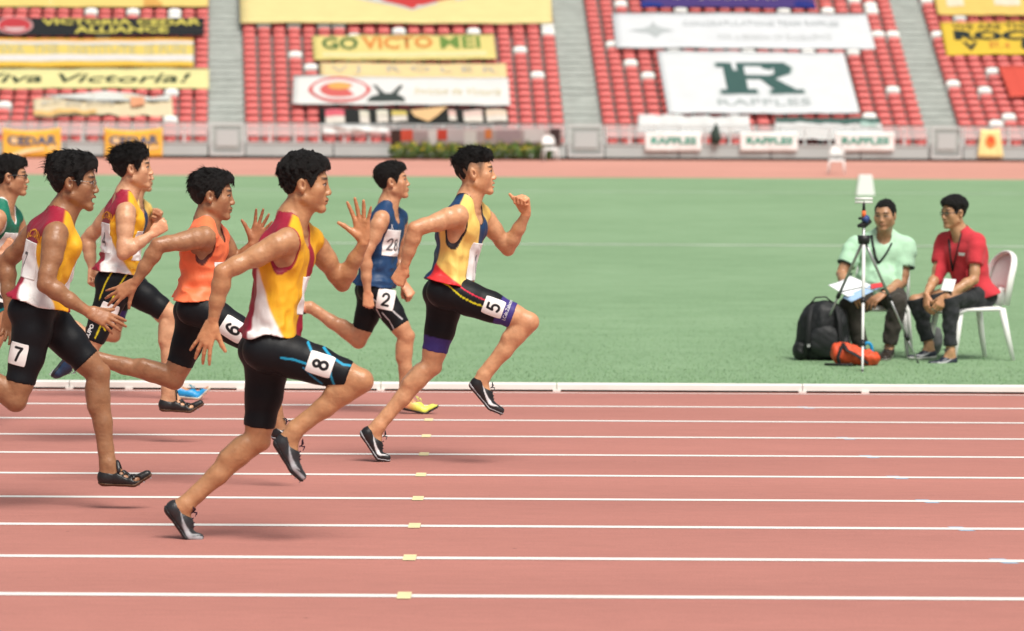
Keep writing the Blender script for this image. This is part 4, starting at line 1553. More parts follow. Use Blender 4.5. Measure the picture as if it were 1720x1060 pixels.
# number 2
RUN.append(dict(
    report='2', seed=2, d0=22.16, s=.92, hs=0.974, fine=0.0051, coarse=0.0089,
    label='sprinter numbered 2 in navy singlet with lime shoes, behind the number 5 sprinter',
    skin=(0.516, 0.261, 0.140), look=(4, 6, 0),
    J=dict(head=(659, 304, 0), neck=(650, 349, .0), shR=(640, 368, -.165), shL=(672, 366, .165),
           elR=(613, 430, -.22), wrR=(617, 489, -.22), elL=(668, 436, .22), wrL=(678, 476, .18),
           hipR=(632, 488, -.085), hipL=(628, 488, .085), knR=(682, 565, -.10), anR=(681, 662, -.08),
           knL=(602, 572, .09), anL=(520, 516, .08)),
    handR=dict(tip=(620, 525, -.22), palm=(-.2, 1, 0), style='fist'),
    handL=dict(tip=(694, 502, .14), palm=(-.2, .6, -.5), style='fist'),
    footR=dict(pts=[(674, 687, -.08), (715, 695, -.08), (739, 682, -.08)], shoe=S_LIME),
    footL=dict(pts=[(505, 528, .08), (478, 500, .08), (462, 486, .08)], shoe=S_LIME),
    crop=.5,
    hair=dict(mess=.30, top=0.0170, side=0.0050, amp=.0045, freq=90, sweep=(0, -.9, .1), len=.016, lift=.5, strands=800, bulge=[((0, .055, .085), (.048, .04, .028))]),
    top=dict(name='singlet', paint=paint_plain(NAVY, (.012, .03, .08)), loose=.016, hem=.03, armhole=.080, arm_out=.040, arm_down=.045, deep=.035, vee=.095, wr=.006),
    legs=dict(name='shorts', col=BLACK, hem=.78, stripes=[
        dict(col=(.6, .6, .62), w=.005, sides='R', line=[(-.02, -.05), (.06, -.02), (.14, .03), (.24, .05)]),
        dict(col=(.6, .6, .62), w=.004, sides='R', line=[(.14, -.03), (.20, -.02), (.28, -.03)]),
        dict(col=(.6, .6, .62), w=.004, sides='R', line=[(.10, -.05), (.16, -.06)])]),
    hipnum=dict(n='2', px=(648, 503), size=.122, upv=(.18, 0, 1)),
    bibs=[dict(theta=47, h=.60, text='28', w=.15, hgt=.165)],
))

# number 7
RUN.append(dict(
    report='7', seed=7, d0=16.07, s=.97, hs=1.050, fine=0.0044, coarse=0.0085,
    label='bespectacled sprinter numbered 7 in maroon and yellow singlet at the left',
    skin=(0.304, 0.149, 0.074), look=(2, -4, 0), mouth=.016,
    J=dict(head=(124, 305, 0), neck=(101, 366, .0), shR=(94, 392, -.17), shL=(66, 386, .165),
           elR=(76, 478, -.25), wrR=(145, 522, -.22), elL=(10, 440, .25), wrL=(16, 520, .20),
           hipR=(60, 525, -.085), hipL=(68, 525, .085), knR=(26, 672, -.10), anR=(-92, 600, -.10),
           knL=(164, 628, .09), anL=(182, 777, .06)),
    handR=dict(tip=(206, 548, -.20), palm=(0, 1, -.5), style='blade'),
    handL=dict(tip=(14, 585, .20), palm=(0, -1, 0), style='relax'),
    footR=dict(pts=[(-118, 628, -.10), (-130, 570, -.10), (-122, 540, -.10)], shoe=S_STRAP),
    footL=dict(pts=[(166, 815, .06), (228, 816, .06), (258, 797, .06)], shoe=S_STRAP),
    specs=M_METAL,
    hair=dict(wisps=26, top=0.0221, side=0.0093, amp=.0040, freq=60, sweep=(0, -1, .05), len=.030, lift=.08, mess=.10, strands=900, fade=.05,
              bulge=[((0, .035, .096), (.055, .060, .028)), ((0, -.080, .075), (.055, .040, .045))]),
    top=dict(name='singlet', paint=paint_maroon, loose=.016, hem=.035, hemback=-.01, armhole=.081, arm_out=.050, arm_down=.042, deep=.028, vee=.085, wr=.0065),
    legs=dict(name='shorts', col=BLACK, hem=.80),
    hipnum=dict(n='7', px=(30, 595), size=.096, upv=(.22, 0, 1)),
    bibs=[dict(theta=-2, h=.42, w=.17), dict(theta=164, h=.52, text='7')],
))

# number 6, orange
RUN.append(dict(
    report='6', seed=6, d0=17.29, s=.92, hs=1.012, fine=0.0046, coarse=0.0092,
    label='sprinter numbered 6 in bright orange singlet, between the number 7 and number 8 sprinters',
    skin=(0.350, 0.171, 0.087), look=(4, -4, 0),
    J=dict(head=(357, 327, 0), neck=(346, 378, .0), shR=(344, 398, -.165), shL=(368, 398, .165),
           elR=(265, 412, -.26), wrR=(228, 474, -.26), elL=(398, 448, .22), wrL=(424, 410, .16),
           hipR=(338, 520, -.085), hipL=(332, 522, .085), knR=(448, 590, -.10), anR=(466, 706, -.08),
           knL=(292, 637, .09), anL=(140, 598, .08)),
    handR=dict(tip=(188, 500, -.26), palm=(.1, 1, -.2), style='spread'),
    handL=dict(tip=(440, 372, .14), palm=(-.1, -1, 0), style='open'),
    footR=dict(pts=[(456, 738, -.08), (488, 742, -.08), (512, 728, -.08)], shoe=S_BLACK),
    footL=dict(pts=[(116, 590, .08), (92, 622, .08), (84, 632, .08)], shoe=S_NAVY),
    hair=dict(mess=.20, top=0.0153, side=0.0093, amp=.0038, freq=60, sweep=(0, -1, -.1), len=.026, lift=.12, strands=900, fade=.05,
              bulge=[((0, .050, .082), (.05, .05, .030)), ((0, -.07, .050), (.06, .042, .05))]),
    top=dict(name='singlet', paint=paint_plain(ORANGE, (.10, .02, .015), .006), loose=.014, hem=.05, armhole=.084, arm_out=.040, arm_down=.060, deep=.045, vee=.09, wr=.006),
    legs=dict(name='shorts', col=BLACK, hem=.78),
    hipnum=dict(n='6', px=(391, 553), size=.112),
    bibs=[dict(theta=12, h=.36, w=.19, hgt=.19, head=(.2, .2, .22))],
))

# lane 4, maroon, yellow lines on the shorts
RUN.append(dict(
    report='4', seed=4, d0=19.74, s=.94, hs=1.003, fine=0.0046, coarse=0.0082,
    label='sprinter in maroon and yellow singlet with yellow-lined shorts and windblown hair',
    skin=(0.576, 0.316, 0.182), look=(4, 2, 0),
    J=dict(head=(224, 282, 0), neck=(210, 334, .0), shR=(212, 356, -.165), shL=(194, 352, .165),
           elR=(207, 426, -.24), wrR=(254, 394, -.20), elL=(146, 402, .24), wrL=(155, 450, .20),
           hipR=(196, 474, -.085), hipL=(200, 474, .085), knR=(150, 586, -.10), anR=(72, 506, -.08),
           knL=(286, 528, .09), anL=(283, 652, .06)),
    handR=dict(tip=(284, 372, -.18), palm=(-.2, 1, 0), style='fist'),
    handL=dict(tip=(156, 480, .18), palm=(.6, -.6, 0), style='fist'),
    footR=dict(pts=[(54, 516, -.08), (40, 478, -.08), (44, 462, -.08)], shoe=S_STRAP),
    footL=dict(pts=[(268, 690, .06), (321, 692, .06), (345, 678, .06)], shoe=S_STRAP),
    hair=dict(mess=.30, wisps=60, top=0.0204, side=0.0081, amp=.0050, freq=65, sweep=(0, -1, .45), len=.036, lift=.25, strands=900, fade=.05,
              bulge=[((0, .020, .102), (.05, .052, .028)), ((0, -.085, .060), (.05, .034, .050))]),
    top=dict(name='singlet', paint=paint_maroon, loose=.015, hem=.06, hemback=.0, armhole=.081, arm_out=.050, arm_down=.042, deep=.028, vee=.085, wr=.0065),
    legs=dict(name='shorts', col=BLACK, hem=.88, stripes=[
        dict(col=(.72, .58, .02), w=.0042, sides='R', line=[(-.09, -.03), (.02, -.045), (.12, -.045)]),
        dict(col=(.72, .58, .02), w=.0042, sides='R', line=[(-.09, .045), (.03, .028), (.14, .020), (.33, .016)]),
        dict(col=(.72, .58, .02), w=.0042, sides='R', line=[(.24, .02), (.27, .05)]),
        ]),
    hipnum=dict(n='4', px=(181, 527), size=.11, upv=(.4, 0, 1)),
    bibs=[dict(theta=14, h=.46), dict(theta=160, h=.52, text='4')],
))

# lane 1, almost hidden behind the last one
RUN.append(dict(
    report='1', seed=3, d0=23.30, s=.92, hs=0.974, fine=0.0053, coarse=0.0096,
    label='sprinter in yellow and navy singlet with bright blue shoes, almost hidden behind another runner',
    skin=(0.478, 0.251, 0.139), look=(2, 2, 0),
    J=dict(head=(231, 293, 0), neck=(222, 336, .0), shR=(218, 352, -.165), shL=(243, 352, .165),
           elR=(180, 385, -.22), wrR=(190, 430, -.20), elL=(246, 400, .20), wrL=(262, 376, .14),
           hipR=(206, 462, -.085), hipL=(200, 462, .085), knR=(290, 545, -.08), anR=(295, 650, -.06),
           knL=(190, 562, .09), anL=(100, 560, .08)),
    handR=dict(tip=(195, 462, -.18), palm=(0, 1, 0), style='fist'),
    handL=dict(tip=(266, 352, .12), palm=(0, -1, 0), style='fist'),
    footR=dict(pts=[(297, 668, -.06), (335, 670, -.06), (356, 650, -.06)], shoe=S_BLUE),
    footL=dict(pts=[(80, 572, .08), (66, 545, .08), (62, 530, .08)], shoe=S_BLUE),
    hair=dict(top=0.0085, side=0.0031, amp=0.0015, freq=80, sweep=(0, -1, .1), len=.010, lift=.2, strands=300),
    top=dict(name='singlet', paint=paint_navy_yellow, loose=.012, hem=.05, armhole=.082, arm_out=.040, arm_down=.055, deep=.045, vee=.10),
    legs=dict(name='shorts', col=BLACK, hem=.74, bands=[dict(t0=.58, col=(.055, .04, .20))]),
))

# lane 3, green, at the edge
RUN.append(dict(
    report='3', seed=9, d0=20.96, s=.93, hs=0.984, fine=0.0048, coarse=0.0089,
    label='sprinter in green singlet with white piping and dark spectacles, cut by the left edge',
    skin=(0.442, 0.224, 0.121), look=(6, 0, 0),
    J=dict(head=(18, 296, 0), neck=(4, 344, .0), shR=(-4, 368, -.165), shL=(24, 366, .165),
           elR=(-40, 430, -.22), wrR=(4, 428, -.20), elL=(44, 425, .20), wrL=(70, 385, .14),
           hipR=(-20, 482, -.085), hipL=(-26, 482, .085), knR=(2, 545, -.08), anR=(-30, 640, -.06),
           knL=(-70, 572, .09), anL=(-150, 540, .08)),
    handR=dict(tip=(22, 405, -.18), palm=(0, 1, 0), style='fist'),
    handL=dict(tip=(84, 365, .12), palm=(0, -1, 0), style='fist'),
    footR=dict(pts=[(-46, 664, -.06), (-10, 674, -.06), (14, 664, -.06)], shoe=S_BLACK),
    footL=dict(pts=[(-168, 548, .08), (-180, 520, .08), (-178, 504, .08)], shoe=S_BLACK),
    specs=M_DARKFRAME, specs_kw=dict(rim=.0022),
    hair=dict(mess=.30, top=0.0187, side=0.0062, amp=.0045, freq=70, sweep=(0, -.9, .3), len=.022, lift=.3, strands=700,
              bulge=[((0, .055, .082), (.05, .045, .030))]),
    top=dict(name='singlet', paint=paint_plain(GREEN, (.72, .74, .72), .010), loose=.014, hem=.05, armhole=.080, arm_out=.045, arm_down=.045, deep=.03, vee=.11, wr=.0065),
    legs=dict(name='shorts', col=BLACK, hem=.70, bands=[dict(t0=.62, col=(.01, .20, .20))]),
    hipnum=dict(n='3', px=(6, 492), size=.11, upv=(.3, 0, 1)),
    bibs=[dict(theta=30, h=.50, text='3', w=.19, hgt=.20)],
))

FIGS = {}
for sp in RUN:
    sp['ground'] = track_z(sp['d0'])
    sp['group'] = 'sprinters racing on the track'
    FIGS[sp['report']] = build_person(sp)

for _k, _px in (('7', (52, 384)), ('4', (190, 352))):
    _f = FIGS[_k]
    _n = nrm(-_f.Am[1] * .80 + _f.Am[0] * .55)
    print_on(_f, _f.top_pts, 'VICTORIA', _f.Pc + _f.up * _f.L * .80 + _n * .03, _n, np.cross(_f.up, _n), .23, .040, (.80, .36, .02), arc=.03)
_f = FIGS['5']
_ax = nrm(_f.J['knR'] - _f.J['hipR'])
print_on(_f, _f.leg_pts, 'i.Cdn.Zabann', at(852, 520, 18.45), np.array([0, -1.0, 0.12]), nrm(np.cross(np.array([0, 1.0, 0]), _ax) * -1), .115, .020, (.60, .60, .68))
_f = FIGS['4']
_ax = nrm(_f.J['hipR'] - _f.J['knR'])
print_on(_f, _f.leg_pts, 'SUPO', at(151, 556, 19.6), np.array([0, -1.0, 0]), _ax, .085, .024, (.66, .66, .66), bold=.04)
_f = FIGS['6']
print_on(_f, _f.top_pts, 'W', at(371, 416, 17.1), np.array([.45, -1.0, 0]), np.array([1.0, .45, 0]), .016, .014, (.62, .10, .05), name='chest_logo')
_f = FIGS['2']
print_on(_f, _f.top_pts, 'X', at(660, 381, 22.0), np.array([.45, -1.0, 0]), np.array([1.0, .45, 0]), .022, .030, (.70, .72, .74), name='chest_logo')
# ------------------------------------------------------------------ ground, track, infield
def mat_track(name, rgb, scale=1.0):
    m = bpy.data.materials.new(name)
    m.use_nodes = True
    nt = m.node_tree
    b = _bsdf(m)
    tc = nt.nodes.new('ShaderNodeTexCoord')
    big = nt.nodes.new('ShaderNodeTexNoise')
    big.inputs['Scale'].default_value = 0.55
    big.inputs['Detail'].default_value = 5
    mp = nt.nodes.new('ShaderNodeMapping')
    mp.inputs['Scale'].default_value = (0.35, 1.6, 1)
    nt.links.new(tc.outputs['Object'], mp.inputs['Vector'])
    nt.links.new(mp.outputs['Vector'], big.inputs['Vector'])
    gr = nt.nodes.new('ShaderNodeTexNoise')
    gr.inputs['Scale'].default_value = 170 * scale
    gr.inputs['Detail'].default_value = 3
    nt.links.new(tc.outputs['Object'], gr.inputs['Vector'])
    md = nt.nodes.new('ShaderNodeTexNoise')
    md.inputs['Scale'].default_value = 16 * scale
    md.inputs['Detail'].default_value = 6
    md.inputs['Roughness'].default_value = 0.7
    mp2 = nt.nodes.new('ShaderNodeMapping')
    mp2.inputs['Scale'].default_value = (0.3, 1.0, 1)
    nt.links.new(tc.outputs['Object'], mp2.inputs['Vector'])
    nt.links.new(mp2.outputs['Vector'], md.inputs['Vector'])

    def rng_(n, lo, hi):
        r = nt.nodes.new('ShaderNodeMapRange')
        r.inputs['From Min'].default_value = 0.28
        r.inputs['From Max'].default_value = 0.72
        r.inputs['To Min'].default_value = lo
        r.inputs['To Max'].default_value = hi
        nt.links.new(n.outputs['Fac'], r.inputs['Value'])
        return r.outputs['Result']

    def mul(a, b_):
        x = nt.nodes.new('ShaderNodeMath')
        x.operation = 'MULTIPLY'
        nt.links.new(a, x.inputs[0])
        nt.links.new(b_, x.inputs[1])
        return x.outputs[0]
    f = mul(mul(rng_(big, 0.90, 1.10), rng_(gr, 0.86, 1.14)), rng_(md, 0.93, 1.07))
    # scattered dark scuffs
    sc = nt.nodes.new('ShaderNodeTexVoronoi')
    sc.inputs['Scale'].default_value = 2.3
    nt.links.new(tc.outputs['Object'], sc.inputs['Vector'])
    r = nt.nodes.new('ShaderNodeMapRange')
    r.inputs['From Min'].default_value = 0.010
    r.inputs['From Max'].default_value = 0.028
    r.inputs['To Min'].default_value = 0.45
    r.inputs['To Max'].default_value = 1.0
    nt.links.new(sc.outputs['Distance'], r.inputs['Value'])
    f = mul(f, r.outputs['Result'])
    x = nt.nodes.new('ShaderNodeVectorMath')
    x.operation = 'SCALE'
    x.inputs[0].default_value = rgb
    nt.links.new(f, x.inputs['Scale'])
    nt.links.new(x.outputs['Vector'], b.inputs['Base Color'])
    b.inputs['Roughness'].default_value = 0.72
    b.inputs['Specular IOR Level'].default_value = 0.35
    bp = nt.nodes.new('ShaderNodeBump')
    bp.inputs['Strength'].default_value = 0.35
    bp.inputs['Distance'].default_value = 0.004
    nt.links.new(gr.outputs['Fac'], bp.inputs['Height'])
    nt.links.new(bp.outputs['Normal'], b.inputs['Normal'])
    return m


def mat_grass(name, a, c):
    m = bpy.data.materials.new(name)
    m.use_nodes = True
    nt = m.node_tree
    b = _bsdf(m)
    tc = nt.nodes.new('ShaderNodeTexCoord')
    outs = []
    for sc_, st in ((0.12, (1, 1, 1)), (2.2, (.6, 1, 1)), (34.0, (1, .5, 1))):
        mp = nt.nodes.new('ShaderNodeMapping')
        mp.inputs['Scale'].default_value = st
        nt.links.new(tc.outputs['Object'], mp.inputs['Vector'])
        n = nt.nodes.new('ShaderNodeTexNoise')
        n.inputs['Scale'].default_value = sc_
        n.inputs['Detail'].default_value = 7
        n.inputs['Roughness'].default_value = 0.65
        nt.links.new(mp.outputs['Vector'], n.inputs['Vector'])
        outs.append(n.outputs['Fac'])
    ad = nt.nodes.new('ShaderNodeMath')
    ad.operation = 'ADD'
    nt.links.new(outs[0], ad.inputs[0])
    nt.links.new(outs[1], ad.inputs[1])
    ad2 = nt.nodes.new('ShaderNodeMath')
    ad2.operation = 'ADD'
    nt.links.new(ad.outputs[0], ad2.inputs[0])
    nt.links.new(outs[2], ad2.inputs[1])
    r = nt.nodes.new('ShaderNodeMapRange')
    r.inputs['From Min'].default_value = 1.15
    r.inputs['From Max'].default_value = 1.85
    nt.links.new(ad2.outputs[0], r.inputs['Value'])
    mx = nt.nodes.new('ShaderNodeMix')
    mx.data_type = 'RGBA'
    mx.inputs[6].default_value = (*a, 1)
    mx.inputs[7].default_value = (*c, 1)
    nt.links.new(r.outputs['Result'], mx.inputs[0])
    nt.links.new(mx.outputs[2], b.inputs['Base Color'])
    b.inputs['Roughness'].default_value = 0.8
    b.inputs['Specular IOR Level'].default_value = 0.2
    bp = nt.nodes.new('ShaderNodeBump')
    bp.inputs['Strength'].default_value = 0.6
    bp.inputs['Distance'].default_value = 0.03
    nt.links.new(outs[2], bp.inputs['Height'])
    nt.links.new(bp.outputs['Normal'], b.inputs['Normal'])
    return m


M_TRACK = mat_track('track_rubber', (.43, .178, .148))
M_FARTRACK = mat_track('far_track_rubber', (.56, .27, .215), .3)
M_GRASS = mat_grass('turf', (.172, .290, .154), (.26, .40, .235))
M_LINE = mat_plain('line_paint', (.80, .79, .76), rough=.6, noise=.06, nscale=9)
M_TAB = mat_plain('yellow_paint', (.80, .70, .40), rough=.6, noise=.1, nscale=20)
M_BLUETAB = mat_plain('blue_paint', (.34, .46, .60), rough=.6, noise=.1, nscale=20)
M_KERB = mat_plain('kerb_aluminium', (.80, .79, .75), rough=.42, spec=.4, noise=.05, nscale=4)
M_EARTH = mat_plain('earth', (.075, .055, .028), rough=.95, noise=.35, nscale=14)
M_GROUND = mat_plain('outer_ground', (.30, .29, .27), rough=.9, noise=.1, nscale=.5)

KERB_Y = 24.22
FIELD_END, TRACK_END = 97.0, 114.0
XW = 170.0


def field_z(y):
    if y <= FIELD_END:
        return 0.156 * max(y - 24.5, 0) / 72.5
    return 0.156 + 0.244 * (y - FIELD_END) / (TRACK_END - FIELD_END)


def sheet(name, x0, x1, ys, zf, mat, parent=None, dz=0.0):
    mb = MB()
    V, F = [], []
    for y in ys:
        V += [(x0, y, zf(y) + dz), (x1, y, zf(y) + dz)]
    for i in range(len(ys) - 1):
        F.append((2 * i, 2 * i + 1, 2 * i + 3, 2 * i + 2))
    mb.add(V, F)
    return mb.build(name, mat, parent)


trk = sheet('running_track', -XW, XW, [-25, KERB_Y], track_z, M_TRACK)
tag(trk, 'red rubber running track with white lane lines', None, None, 'structure')
inf = sheet('infield', -XW, XW, [KERB_Y + .09, 60, FIELD_END], field_z, M_GRASS)
tag(inf, 'green infield turf beyond the kerb', None, None, 'structure')
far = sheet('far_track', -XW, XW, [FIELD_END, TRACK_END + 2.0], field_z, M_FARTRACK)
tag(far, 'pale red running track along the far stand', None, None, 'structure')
grd = sheet('ground', -1500, 1500, [-1500, 1500], lambda y: -.8, M_GROUND)
tag(grd, None, None, None, 'structure')
# strip of worn earth between kerb and turf
er = sheet('earth_strip', -XW, XW, [KERB_Y - .02, KERB_Y + .12], lambda y: .002, M_EARTH)
tag(er, None, None, None, 'structure')

LANE_Y = [22.78 - 1.2195 * k for k in range(9)]
for k, y in enumerate(LANE_Y):
    w = .088
    sheet('lane_line', -XW, XW, [y - w / 2, y + w / 2], track_z, M_LINE, trk, .0016)
sheet('lane_line', -XW, XW, [KERB_Y - .19, KERB_Y - .15], track_z, M_LINE, trk, .0016)

for k, (px, py) in enumerate([(720, 708), (716, 735), (712, 765), (707, 800), (702, 840), (696, 888), (688, 941), (679, 1000)]):
    y = LANE_Y[k + 1]
    c = at(px, py, y)
    w = .052
    sheet('lane_tab', c[0] - .5 * w * 1.0, c[0] + .5 * w, [y - .095, y + .105], track_z, M_TAB, trk, .0028)
for k, (px, py) in [(0, (1352, 684)), (2, (1419, 737)), (3, (1458, 766)), (4, (1505, 802)), (5, (1555, 842)), (6, (1612, 888)), (7, (1683, 942))]:
    y = LANE_Y[k]
    c = at(px, py, y)
    q = [(-.045, .085), (.020, .085), (.060, -.085), (-.005, -.085)]
    MB().add([(c[0] + dx, y + dy, track_z(y + dy) + .0008) for dx, dy in q[::-1]], [(0, 1, 2, 3)]).build('relay_tab', M_BLUETAB, trk)

for y, w in ((49.9, .20), (80.8, .20)):
    sheet('field_line', -XW, XW, [y - w / 2, y + w / 2], field_z, mat_plain('field_paint', (.60, .66, .58), rough=.8, noise=.30, nscale=1.2), inf, .006)

# kerb rail on feet, in sections
kz = track_z(KERB_Y)
kerb = empty('track_kerb', (0, KERB_Y, kz), 'long white raised kerb rail between track and grass', 'kerb')
joints = [at(px, 655, KERB_Y)[0] for px in (-700, 118, 640, 935, 1347, 1900, 2500)]
for a, b in zip(joints[:-1], joints[1:]):
    mb = MB()
    prof = [(-.050, .014), (-.050, .050), (-.040, .058), (.035, .058), (.045, .050), (.045, .014)]
    V = [(x, y, z) for x in (a + .003, b - .003) for y, z in prof]
    n = len(prof)
    F = [(i, (i + 1) % n, n + (i + 1) % n, n + i) for i in range(n)] + [tuple(range(n - 1, -1, -1)), tuple(range(n, 2 * n))]
    mb.add(V, F)
    mb.build('rail', M_KERB, kerb)
for px in (-380, 118, 218, 405, 640, 700, 935, 1347, 1452, 1800):
    x = at(px, 655, KERB_Y)[0]
    MB().box(x - .026, x + .026, -.062, .03, 0.0, .0135).build('foot', M_KERB, kerb)

# grass blades along the near edge of the infield
r = np.random.default_rng(3)
N = 64000
yy = KERB_Y + .07 + (r.random(N) ** 2.0) * 15.0
xx = r.uniform(-1, 1, N) * (4.3 + (yy - KERB_Y) * .16)
hh = r.uniform(.006, .019, N) * np.clip(1.15 - (yy - KERB_Y) / 16, .2, 1.3)
an = r.uniform(0, 6.28, N)
ww = r.uniform(.0016, .003, N)
lean = r.normal(size=(N, 2)) * .012
zz = np.array([field_z(y) for y in yy])
Vb = np.empty((N, 3, 3), np.float32)
Vb[:, 0] = np.stack([xx - np.cos(an) * ww, yy - np.sin(an) * ww, zz], 1)
Vb[:, 1] = np.stack([xx + np.cos(an) * ww, yy + np.sin(an) * ww, zz], 1)
Vb[:, 2] = np.stack([xx + lean[:, 0], yy + lean[:, 1], zz + hh], 1)
gcol = np.array([.166, .285, .142])[None] * r.uniform(.85, 1.35, (N, 1)) + r.uniform(0, .05, (N, 1)) * np.array([1, .6, .1])[None] * (r.random((N, 1)) < .25)
edge_dry = (yy < KERB_Y + .16) & (r.random(N) < .5)
gcol[edge_dry] = np.array([.16, .12, .05])
M_BLADE = mat_paint('grass_blade', rough=.7, spec=.2, noise=.05)
go = link('grass', mesh_np('grass', Vb.reshape(-1, 3), np.arange(N * 3).reshape(-1, 3), np.repeat(gcol, 3, 0), False), M_BLADE)
tag(go, 'short green grass blades along the kerb', 'grass', None, 'stuff')
# ------------------------------------------------------------------ far grandstand
PHI = 0.05
EX = np.array([math.cos(PHI), math.sin(PHI), 0.0])
EY = np.array([-math.sin(PHI), math.cos(PHI), 0.0])
EZ = np.array([0, 0, 1.0])
SO = np.array([0.0, TRACK_END, 0.4])
RISE, TREAD, NROW = 0.225, 0.70, 25
Z0 = 0.35            # first tread above the track
STM = Matrix(((EX[0], EY[0], 0, SO[0]), (EX[1], EY[1], 0, SO[1]), (0, 0, 1, SO[2]), (0, 0, 0, 1)))


def ray(px, py):
    return nrm(_fw + (px - W_PX / 2) / F_PX * CAM_R - (py - H_PX / 2) / F_PX * CAM_U)


def hit(px, py, p0, n):
    d = ray(px, py)
    return CAM + d * (((p0 - CAM) @ n) / (d @ n))


def to_st(p):
    q = np.asarray(p) - SO
    return np.array([q @ EX, q @ EY, q[2]])


def st(a, b, z):
    return SO + a * EX + b * EY + z * EZ


def row_b(j):
    return 1.0 + TREAD * j


def project(p):
    q = np.asarray(p) - CAM
    d = q @ _fw
    return W_PX / 2 + F_PX * (q @ CAM_R) / d, H_PX / 2 - F_PX * (q @ CAM_U) / d


RAKE_N = nrm(-EY * RISE + EZ * TREAD)
RAKE_P = st(0, row_b(0) - .02, Z0 + .56)

M_CONC = mat_plain('stand_concrete', (.34, .355, .34), rough=.9, noise=.14, nscale=1.3, bump=.1, bscale=12)
M_CONC2 = mat_plain('stair_concrete', (.44, .47, .445), rough=.9, noise=.14, nscale=2.0)
M_SEATR = mat_plain('red_seat_plastic', (.72, .155, .145), rough=.40, spec=.45, noise=.10, nscale=1.1)
M_SEATW = mat_plain('white_seat_plastic', (.82, .82, .79), rough=.45, spec=.4, noise=.05, nscale=2)
M_WALL = mat_plain('wall_panel_grey', (.40, .46, .46), rough=.7, noise=.06, nscale=1.0)
M_RAIL = mat_plain('rail_white', (.52, .57, .57), rough=.5, noise=.05)
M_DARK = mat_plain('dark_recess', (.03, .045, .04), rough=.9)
M_GLASS = bpy.data.materials.new('rail_glass')
M_GLASS.use_nodes = True
_n = M_GLASS.node_tree
_n.nodes.clear()
_o = _n.nodes.new('ShaderNodeOutputMaterial')
_mx = _n.nodes.new('ShaderNodeMixShader')
_tr = _n.nodes.new('ShaderNodeBsdfTransparent')
_df = _n.nodes.new('ShaderNodeBsdfDiffuse')
_df.inputs['Color'].default_value = (.68, .74, .75, 1)
_mx.inputs[0].default_value = 0.36
_n.links.new(_tr.outputs[0], _mx.inputs[1])
_n.links.new(_df.outputs[0], _mx.inputs[2])
_n.links.new(_mx.outputs[0], _o.inputs['Surface'])

AMIN, AMAX = -30.0, 30.0
# edges of the stairways in the photograph: (x at y=0, x at y=240) left and right
STAIR_EDGE = [((352, 350), (404, 412)), ((927, 952), (979, 1016)), ((1495, 1561), (1544, 1618))]


def edge_a(e, j, dz=.38):
    """along-stand position of a stair edge line at row j"""
    b = row_b(j)
    y = 100.0
    for _ in range(4):
        x = e[0] + (e[1] - e[0]) * y / 240.0
        p = hit(x, y, st(0, b, 0), EY)
        a = to_st(p)[0]
        y = project(st(a, b, Z0 + RISE * j + dz))[1]
    return a


stand = empty('grandstand', SO, 'far grandstand terrace of grey concrete with three stairways', 'grandstand')
stand.rotation_euler = (0, 0, PHI)
for j in range(NROW):
    b0 = row_b(j) - .45
    MB().box(AMIN, AMAX, b0, b0 + TREAD + .25, Z0 + RISE * j - .5, Z0 + RISE * j).build('terrace_row', M_CONC, stand)
SE = []
for si, (le, re) in enumerate(STAIR_EDGE):
    stw = empty('stairway', (0, 0, 0))
    stw.parent = stand
    rows = []
    for j in range(NROW):
        al, ar = edge_a(le, j), edge_a(re, j)
        rows.append((al, ar))
        for hlf in (0, 1):
            b0 = row_b(j) - .45 + hlf * TREAD / 2
            zt = Z0 + RISE * j + .07 + hlf * RISE / 2
            MB().box(al, ar, b0, b0 + TREAD / 2 + .02, zt - .22, zt).build('step', M_CONC2, stw)
    SE.append(rows)


# ---- one seat: curved rounded back and tipped-up pan
def seat_mesh():
    V, F = [], []
    nx, nz = 6, 4
    for side in (0, 1):
        for k in range(nz + 1):
            v = k / nz
            for i in range(nx + 1):
                u = -1 + 2 * i / nx
                hw = .215 * (1 - .16 * max(v - .62, 0) ** 1.5 * 4)
                x = u * hw
                z = .345 + .185 * v - (.030 * abs(u) ** 3 if k == nz else 0)
                y = -.020 * (1 - u * u) - .085 * math.sin(v * 3.0) ** .8 + .05 * v
                V.append((x, y + side * .035, z))
    m = (nx + 1) * (nz + 1)
    for k in range(nz):
        for i in range(nx):
            a = k * (nx + 1) + i
            F.append((a, a + 1, a + nx + 2, a + nx + 1))
            F.append((m + a, m + a + nx + 1, m + a + nx + 2, m + a + 1))
    rim = [i for i in range(nx + 1)] + [k * (nx + 1) + nx for k in range(1, nz + 1)] + [nz * (nx + 1) + i for i in range(nx - 1, -1, -1)] + [k * (nx + 1) for k in range(nz - 1, 0, -1)]
    for a, b in zip(rim, rim[1:] + rim[:1]):
        F.append((b, a, m + a, m + b))
    mb = MB().add(V, F)
    mb.box(-.19, .19, -.02, .03, .16, .34)      # pan, folded up in front of the back
    mb.box(-.03, .03, -.08, .06, .0, .22)         # bracket
    return mb


SEAT = seat_mesh()
seat_red = SEAT.mesh('stadium_seat', True)
seat_red.materials.append(M_SEATR)
SEATW = MB()
SEATW.v = [(v[0] * 1.10, v[1] - .02, .27 + (v[2] - .345) * 1.55 if v[2] > .34 else v[2]) for v in SEAT.v]
SEATW.f = SEAT.f
seat_white = SEATW.mesh('stadium_seat_white', True)
seat_white.materials.append(M_SEATW)

# banners draped over the seats, photograph corners TL TR BR BL
RB = {}


def inside(poly, x, y):
    c = False
    n = len(poly)
    for i in range(n):
        (x0, y0), (x1, y1) = poly[i], poly[(i + 1) % n]
        if (y0 > y) != (y1 > y) and x < (x1 - x0) * (y - y0) / (y1 - y0) + x0:
            c = not c
    return c


